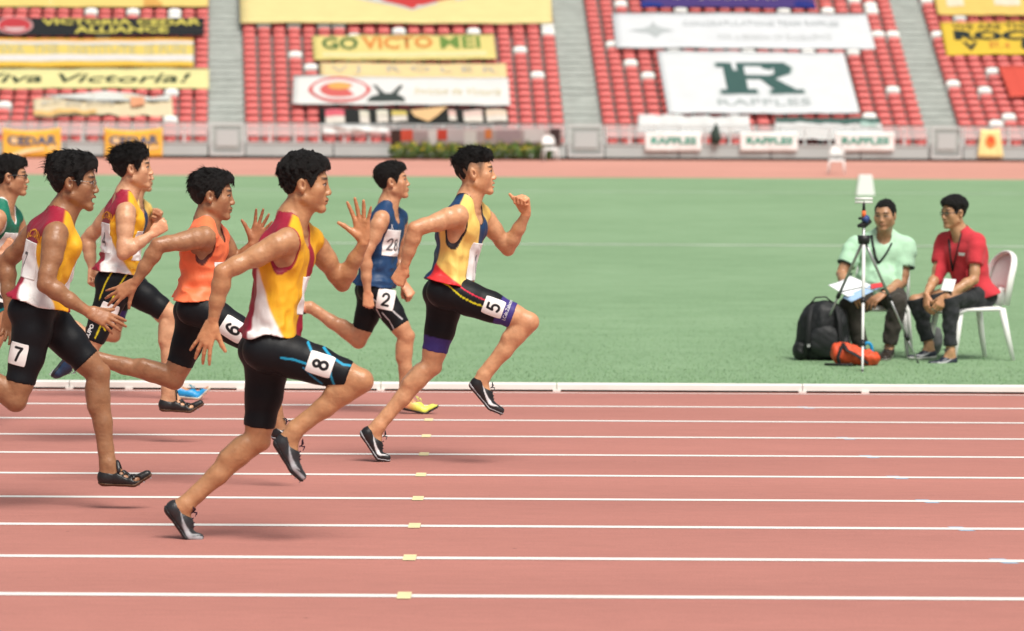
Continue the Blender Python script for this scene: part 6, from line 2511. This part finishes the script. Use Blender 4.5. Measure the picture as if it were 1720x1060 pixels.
def watch(fig, side, d0):
    wr, el = fig.J['wr' + side], fig.J['el' + side]
    ax = nrm(el - wr)
    u = nrm(np.cross(ax, [0, 0, 1.0]))
    w = np.cross(ax, u)
    c = wr + ax * .02 - fig.o
    pts = [c + .033 * (math.cos(a) * u + math.sin(a) * w) for a in np.linspace(0, 2 * math.pi, 20)]
    MB().tube(pts, .009, 6, False).build('watch', M_BLK, fig.root, True)


watch(G, 'L', 27.85)
watch(Rm, 'L', 27.45)

# ---- monobloc plastic chair
M_PLASTIC = mat_plain('white_plastic', (.80, .80, .79), rough=.35, spec=.5, noise=.03)


def chair(loc, rz, label, group='white plastic chairs'):
    """front towards local -Y"""
    root = empty('plastic_chair', loc, label, 'chair', group)
    root.rotation_euler = (0, 0, rz)
    # seat: dished slab with rounded rim
    V, F = [], []
    n = 10
    for side in (0, 1):
        for j in range(n + 1):
            for i in range(n + 1):
                u, v = -1 + 2 * i / n, -1 + 2 * j / n
                hw = .215 + .012 * (-v)
                x, y = u * hw, v * .21
                rr = max(abs(u), abs(v))
                z = .425 - .016 * (1 - u * u) * (1 - v * v) - .018 * max(rr - .82, 0) / .18 - (.03 * max(-v - .7, 0) / .3)
                V.append((x, y, z - side * .022))
    m = (n + 1) ** 2
    for j in range(n):
        for i in range(n):
            a = j * (n + 1) + i
            F.append((a, a + 1, a + n + 2, a + n + 1))
            F.append((m + a, m + a + n + 1, m + a + n + 2, m + a + 1))
    rim = list(range(n + 1)) + [k * (n + 1) + n for k in range(1, n + 1)] + [n * (n + 1) + i for i in range(n - 1, -1, -1)] + [k * (n + 1) for k in range(n - 1, 0, -1)]
    for a, b in zip(rim, rim[1:] + rim[:1]):
        F.append((b, a, m + a, m + b))
    MB().add(V, F).build('seat', M_PLASTIC, root, True)
    for sx in (-1, 1):
        for sy, ft, tp_ in ((-1, -.245, -.175), (1, .265, .185)):
            mb = MB()
            x0, x1 = sx * .195, sx * .235
            mb.tube([(x0, tp_, .405), (x0 + (x1 - x0) * .5, tp_ + (ft - tp_) * .45, .21), (x1, ft, .0)], [.030, .026, .019], 8, True, .75)
            mb.build('leg', M_PLASTIC, root, True)
    # arched back: hoop, centre splats and lower rail
    arc = []
    for i in range(15):
        a = math.pi * i / 14
        arc.append((-.205 * math.cos(a) * (1.0 if 2 < i < 12 else 1.0), .215 + .125 * (max(math.sin(a), 0) ** .75), .43 + .40 * (math.sin(a) ** .42 if math.sin(a) > 0 else 0)))
    MB().tube(arc, .030, 8, True, .5).build('back_frame', M_PLASTIC, root, True)
    # solid curved upper panel of the back
    V, F = [], []
    nx, nz = 10, 5
    for side in (0, 1):
        for j in range(nz + 1):
            for i in range(nx + 1):
                u, v = -1 + 2 * i / nx, j / nz
                z = .53 + .29 * v - .05 * abs(u) ** 3 * v
                y = .205 + .125 * min((z - .43) / .40, 1) ** .9 + .018 * (1 - u * u)
                V.append((u * (.195 - .035 * v), y + side * .014, z))
    m = (nx + 1) * (nz + 1)
    for j in range(nz):
        for i in range(nx):
            q = j * (nx + 1) + i
            F.append((q, q + 1, q + nx + 2, q + nx + 1))
            F.append((m + q, m + q + nx + 1, m + q + nx + 2, m + q + 1))
    rim = list(range(nx + 1)) + [k * (nx + 1) + nx for k in range(1, nz + 1)] + [nz * (nx + 1) + i for i in range(nx - 1, -1, -1)] + [k * (nx + 1) for k in range(nz - 1, 0, -1)]
    for q, w in zip(rim, rim[1:] + rim[:1]):
        F.append((w, q, m + q, m + w))
    MB().add(V, F).build('back_panel', M_PLASTIC, root, True)
    for x in (-.075, .075):
        MB().tube([(x, .215, .42), (x * 1.02, .235, .48), (x * 1.05, .25, .56)], [.034, .030, .034], 8, True, .3).build('back_slat', M_PLASTIC, root, True)
    return root


c1 = at(1664, 604, 27.45)
chair((c1[0] - .17, 27.47, field_z(27.5)), math.radians(-70), 'white plastic chair under the man in red', 'chairs of the officials')
c2 = at(1477, 600, 27.95)
chair((c2[0], 27.93, field_z(27.9)), math.radians(-10), 'white plastic chair under the man in mint green', 'chairs of the officials')
c3 = hit(924, 271, np.array([0, 112.6, .38]), np.array([0, 1.0, 0]))
chair((c3[0], 112.6, field_z(112.6)), math.radians(12), 'white plastic chair at the right end of the far hedge', 'chairs on the far track')
c4 = hit(1405, 294, np.array([0, 101, .2]), np.array([0, 1.0, 0]))
chair((c4[0], 101.0, field_z(101)), math.radians(-8), 'white plastic chair standing alone on the far track', 'chairs on the far track')

# ---- white marker box far out on the turf
c5 = at(1453, 327, 78.6)
mb = MB()
V = [(-.21, -.14, 0), (.21, -.14, 0), (.21, .14, 0), (-.21, .14, 0), (-.20, -.13, .05), (.20, -.13, .05), (.20, .13, .05), (-.20, .13, .05), (-.145, -.08, .46), (.145, -.08, .46), (.145, .08, .46), (-.145, .08, .46)]
F = [(3, 2, 1, 0), (8, 9, 10, 11)] + [(a + i, a + (i + 1) % 4, a + 4 + (i + 1) % 4, a + 4 + i) for a in (0, 4) for i in range(4)]
o = mb.add(V, F).build('marker_box', M_PLASTIC, None, False, (c5[0], 78.6, field_z(78.6)))
bv = o.modifiers.new('bevel', 'BEVEL')
bv.width = .012
tag(o, 'white tapered marker box on the turf above the tripod', 'marker box')

# ---- tripod with wind gauge
M_ALU = mat_plain('tripod_aluminium', (.42, .43, .44), rough=.35, metal=.75, noise=.05)
M_WPOLE = mat_plain('tripod_white', (.78, .78, .78), rough=.4)
M_BKP = mat_plain('black_plastic', (.015, .015, .018), rough=.45)
tb = at(1450, 400, 26.75)
tr = empty('tripod', (tb[0], 26.75, 0), 'silver and white tripod carrying a small wind gauge', 'tripod')


def tw_(px, py, d):
    return at(px, py, d) - np.array([tb[0], 26.75, 0])


apex = tw_(1451, 402, 26.72)
for (px, py, d, mt, r0) in ((1448.5, 627, 26.12, M_WPOLE, .013), (1361, 603, 27.55, M_ALU, .011), (1543, 612, 27.05, M_ALU, .011)):
    ft = tw_(px, py, d)
    ft[2] = max(ft[2], .0)
    a = apex + nrm(ft - apex) * .03
    lg = MB().tube([a, a + (ft - a) * .45], r0, 10).build('leg', mt, tr, True)
    MB().tube([a + (ft - a) * .45, a + (ft - a) * .78], r0 * .8, 10).build('leg_section', mt, lg, True)
    MB().tube([a + (ft - a) * .78, ft], r0 * .62, 10).build('leg_section', mt, lg, True)
    for t in (.45, .78):
        p = a + (ft - a) * t
        dv = nrm(ft - a)
        MB().tube([p - dv * .022, p + dv * .022], r0 * 1.5, 10).build('leg_clamp', M_BKP, lg, True)
    MB().tube([ft - nrm(ft - a) * .02, ft], [r0 * .8, r0 * .55], 8).build('rubber_foot', M_BKP, lg, True)
    mid_ = a + (ft - a) * .42
    MB().tube([apex + np.array([0, 0, -.36]), mid_], .005, 6).build('brace', M_ALU, tr, True)
MB().tube([apex + np.array([0, 0, -.40]), tw_(1451, 372, 26.72)], .012, 10).build('centre_column', M_ALU, tr, True)
MB().tube([apex + np.array([0, 0, -.035]), apex + np.array([0, 0, .03])], [.042, .05], 12).build('collar', M_BKP, tr, True)
MB().tube([tw_(1441, 380, 26.7), tw_(1452, 377, 26.72), tw_(1462, 371, 26.74)], [.012, .026, .018], 10).build('pan_head', M_BKP, tr, True)
MB().tube([tw_(1452, 372, 26.7), tw_(1457, 364, 26.72)], [.028, .022], 10).build('clamp', mat_plain('blue_clamp', (.03, .06, .22), rough=.4), tr, True)
MB().tube([tw_(1442, 367, 26.7), tw_(1456, 366, 26.7)], .010, 8).build('lever', M_BKP, tr, True)
MB().tube([tw_(1451, 366, 26.72), tw_(1451, 354, 26.72)], [.018, .015], 10).build('grip', mat_plain('orange_grip', (.75, .14, .03), rough=.5), tr, True)
MB().tube([tw_(1451, 354, 26.72), tw_(1451, 338, 26.72)], [.013, .009], 10).build('sensor_stem', M_BKP, tr, True)
p = tw_(1451, 337, 26.72)
gz = MB().tube([p + np.array([-.066, 0, .014]), p + np.array([.066, 0, .014])], .011, 10).build('sensor_bar', M_WPOLE, tr, True)
MB().tube([p + np.array([-.066, 0, -.012]), p + np.array([.066, 0, -.012])], .009, 10).build('sensor_bar', M_WPOLE, tr, True)


# ---- soft bags as implicit shapes
def blob(name, prims, origin, col, mat, parent=None, res=.008, wr=.006, freq=22, seed=1, cut_floor=None):
    lo, hi = prim_bounds(prims)
    g = Grid(lo - .05, hi + .05, res, [], res)
    D, R = eval_grid(prims, g)
    X, Y, Z = g.coords(R)
    D = D - wr * (wob((X, Y, Z), freq, seed) + .6 * wob((X, Y, Z), freq * 2.2, seed + 1))
    if cut_floor is not None:
        D = np.maximum(D, cut_floor - Z)
    V, Q = surf(D.astype(np.float32), [g.ax[i][R[i][0]:R[i][1]] for i in range(3)], 1)
    V, Q = keep_big(V, Q)
    c_ = np.tile(np.array(col, float), (len(V), 1))
    return link(name, mesh_np(name, V - origin, Q, c_), mat, parent)


M_NYLON = mat_paint('bag_nylon', rough=.55, spec=.35, noise=.15, nscale=14, bump=.3, bscale=30)
bo = at(1381, 606, 27.35)
bo[2] = field_z(27.35)
bag = empty('backpack', bo, 'large black backpack standing on the grass left of the tripod', 'backpack')
U3 = np.eye(3)
blob('bag_body', [Ell(bo + [0, 0, .20], U3, [.20, .13, .21], .06), Ell(bo + [.01, 0, .34], U3, [.17, .11, .12], .06), Cone(bo + [-.15, 0, .07], bo + [.15, 0, .07], .08, .08, .05)], bo, (.014, .016, .018), M_NYLON, bag, wr=.008, seed=4, cut_floor=bo[2])
blob('front_pocket', [Ell(bo + [.02, -.12, .15], U3, [.14, .05, .12], .04)], bo, (.020, .022, .024), M_NYLON, bag, wr=.006, seed=6, cut_floor=bo[2])
blob('side_pouch', [Ell(bo + [-.17, -.06, .07], U3, [.06, .06, .08], .04)], bo, (.016, .018, .018), M_NYLON, bag, wr=.008, seed=8, cut_floor=bo[2])
MB().tube([(-.10, -.02, .43), (-.06, -.04, .485), (.02, -.04, .49), (.08, -.02, .44)], .012, 8, True, .5).build('handle', M_BLK, bag, True)
for x in (-.10, .10):
    MB().tube([(x, -.10, .42), (x * 1.2, -.155, .30), (x * 1.25, -.16, .16), (x * 1.5, -.12, .04)], .020, 8, True, .35).build('strap', M_BLK, bag, True)
MB().box(-.012, .012, -.006, .006, -.012, .012).build('buckle', mat_plain('buckle_grey', (.35, .36, .36), rough=.4), bag, False, (-.12, -.165, .12))

ro = at(1434, 616, 26.78)
ro[2] = field_z(26.78)
rbag = empty('red_bag', ro, 'crumpled orange-red sling bag lying on the grass at the tripod foot', 'bag')
blob('bag_body', [Ell(ro + [-.05, 0, .085], U3, [.13, .09, .075], .05), Ell(ro + [.10, .01, .055], U3, [.11, .08, .055], .05), Ell(ro + [-.10, .0, .13], U3, [.07, .06, .04], .04)], ro, (.68, .085, .03), M_NYLON, rbag, wr=.010, freq=30, seed=11, cut_floor=ro[2])
MB().tube([(-.09, -.05, .17), (-.06, -.10, .12), (0, -.105, .09), (.06, -.10, .05), (.10, -.085, .02)], .018, 8, True, .35).build('strap', M_BLK, rbag, True)
MB().tube([(-.10, -.07, .15), (-.13, -.10, .07), (-.12, -.11, .015)], .016, 8, True, .4).build('strap', M_BLK, rbag, True)
MB().tube([(-.22, -.05, .012), (-.12, -.11, .014), (-.02, -.12, .013)], .018, 8, True, .5).build('buckle_strap', M_BLK, rbag, True)

# blue ring-shaped cap beside the red bag
bc_ = at(1457, 588, 27.0)
pts = [np.array([.035 * math.cos(a), -.02 * math.sin(a) * .3, .055 * math.sin(a)]) for a in np.linspace(0, 2 * math.pi, 22)]
bo2 = MB().tube(pts, .013, 8, False).build('blue_strap', mat_plain('blue_rubber', (.01, .30, .62), rough=.5), None, True, (bc_[0], 27.0, bc_[2]))
tag(bo2, 'bright blue looped strap beside the red bag', 'strap')

# grey mesh bag behind the red-shirted man's feet
go_ = at(1568, 596, 27.95)
go_[2] = field_z(27.95)
gb = blob('mesh_bag', [Ell(go_ + [0, 0, .10], U3, [.08, .07, .11], .05), Ell(go_ + [-.02, 0, .20], U3, [.045, .04, .04], .05)], go_, (.20, .20, .21), M_NYLON, None, wr=.008, seed=15, cut_floor=go_[2])
gb.location = [float(v) for v in go_]
tag(gb, 'small grey drawstring bag between the officials\' feet', 'bag')

# papers: clipboard of the man in green, sheet of the man in red


def sheet_px(name, pts, col, label, cat, th=.004, bend=0.0):
    P = [at(x, y, d) for x, y, d in pts]
    o_ = sum(P) / len(P)
    n = nrm(np.cross(P[1] - P[0], P[2] - P[0]))
    V, F = [], []
    m_ = 8
    for j in range(m_ + 1):
        for i in range(m_ + 1):
            u, v = i / m_, j / m_
            p_ = (P[0] * (1 - u) + P[1] * u) * (1 - v) + (P[3] * (1 - u) + P[2] * u) * v
            V.append(p_ - o_ + n * bend * math.sin(u * math.pi))
    for j in range(m_):
        for i in range(m_):
            a = j * (m_ + 1) + i
            F.append((a, a + 1, a + m_ + 2, a + m_ + 1))
    o = MB().add(V, F).build(name, mat_plain(name + '_surface', col, rough=.6, noise=.03), None, True, o_)
    md = o.modifiers.new('thickness', 'SOLIDIFY')
    md.thickness = th
    tag(o, label, cat)
    return o


sheet_px('paper_sheets', [(1391, 479, 27.30), (1428, 464, 27.52), (1465, 480, 27.42), (1424, 499, 27.24)], (.80, .83, .87), 'loose white paper sheets on the knees of the man in green', 'paper', .004, .012)
sheet_px('clipboard', [(1416, 500, 27.26), (1462, 480, 27.40), (1478, 484, 27.38), (1430, 508, 27.22)], (.30, .46, .70), 'pale blue clipboard under the white sheets', 'clipboard', .006)
sheet_px('red_folder', [(1462, 478, 27.36), (1482, 475, 27.42), (1484, 482, 27.40), (1463, 486, 27.34)], (.62, .04, .05), 'narrow red folder edge beside the papers', 'folder', .008)
sheet_px('score_sheet', [(1580, 488, 27.10), (1586, 468, 27.22), (1606, 470, 27.18), (1600, 490, 27.06)], (.80, .80, .82), 'folded white sheet on the lap of the man in red', 'paper', .003)
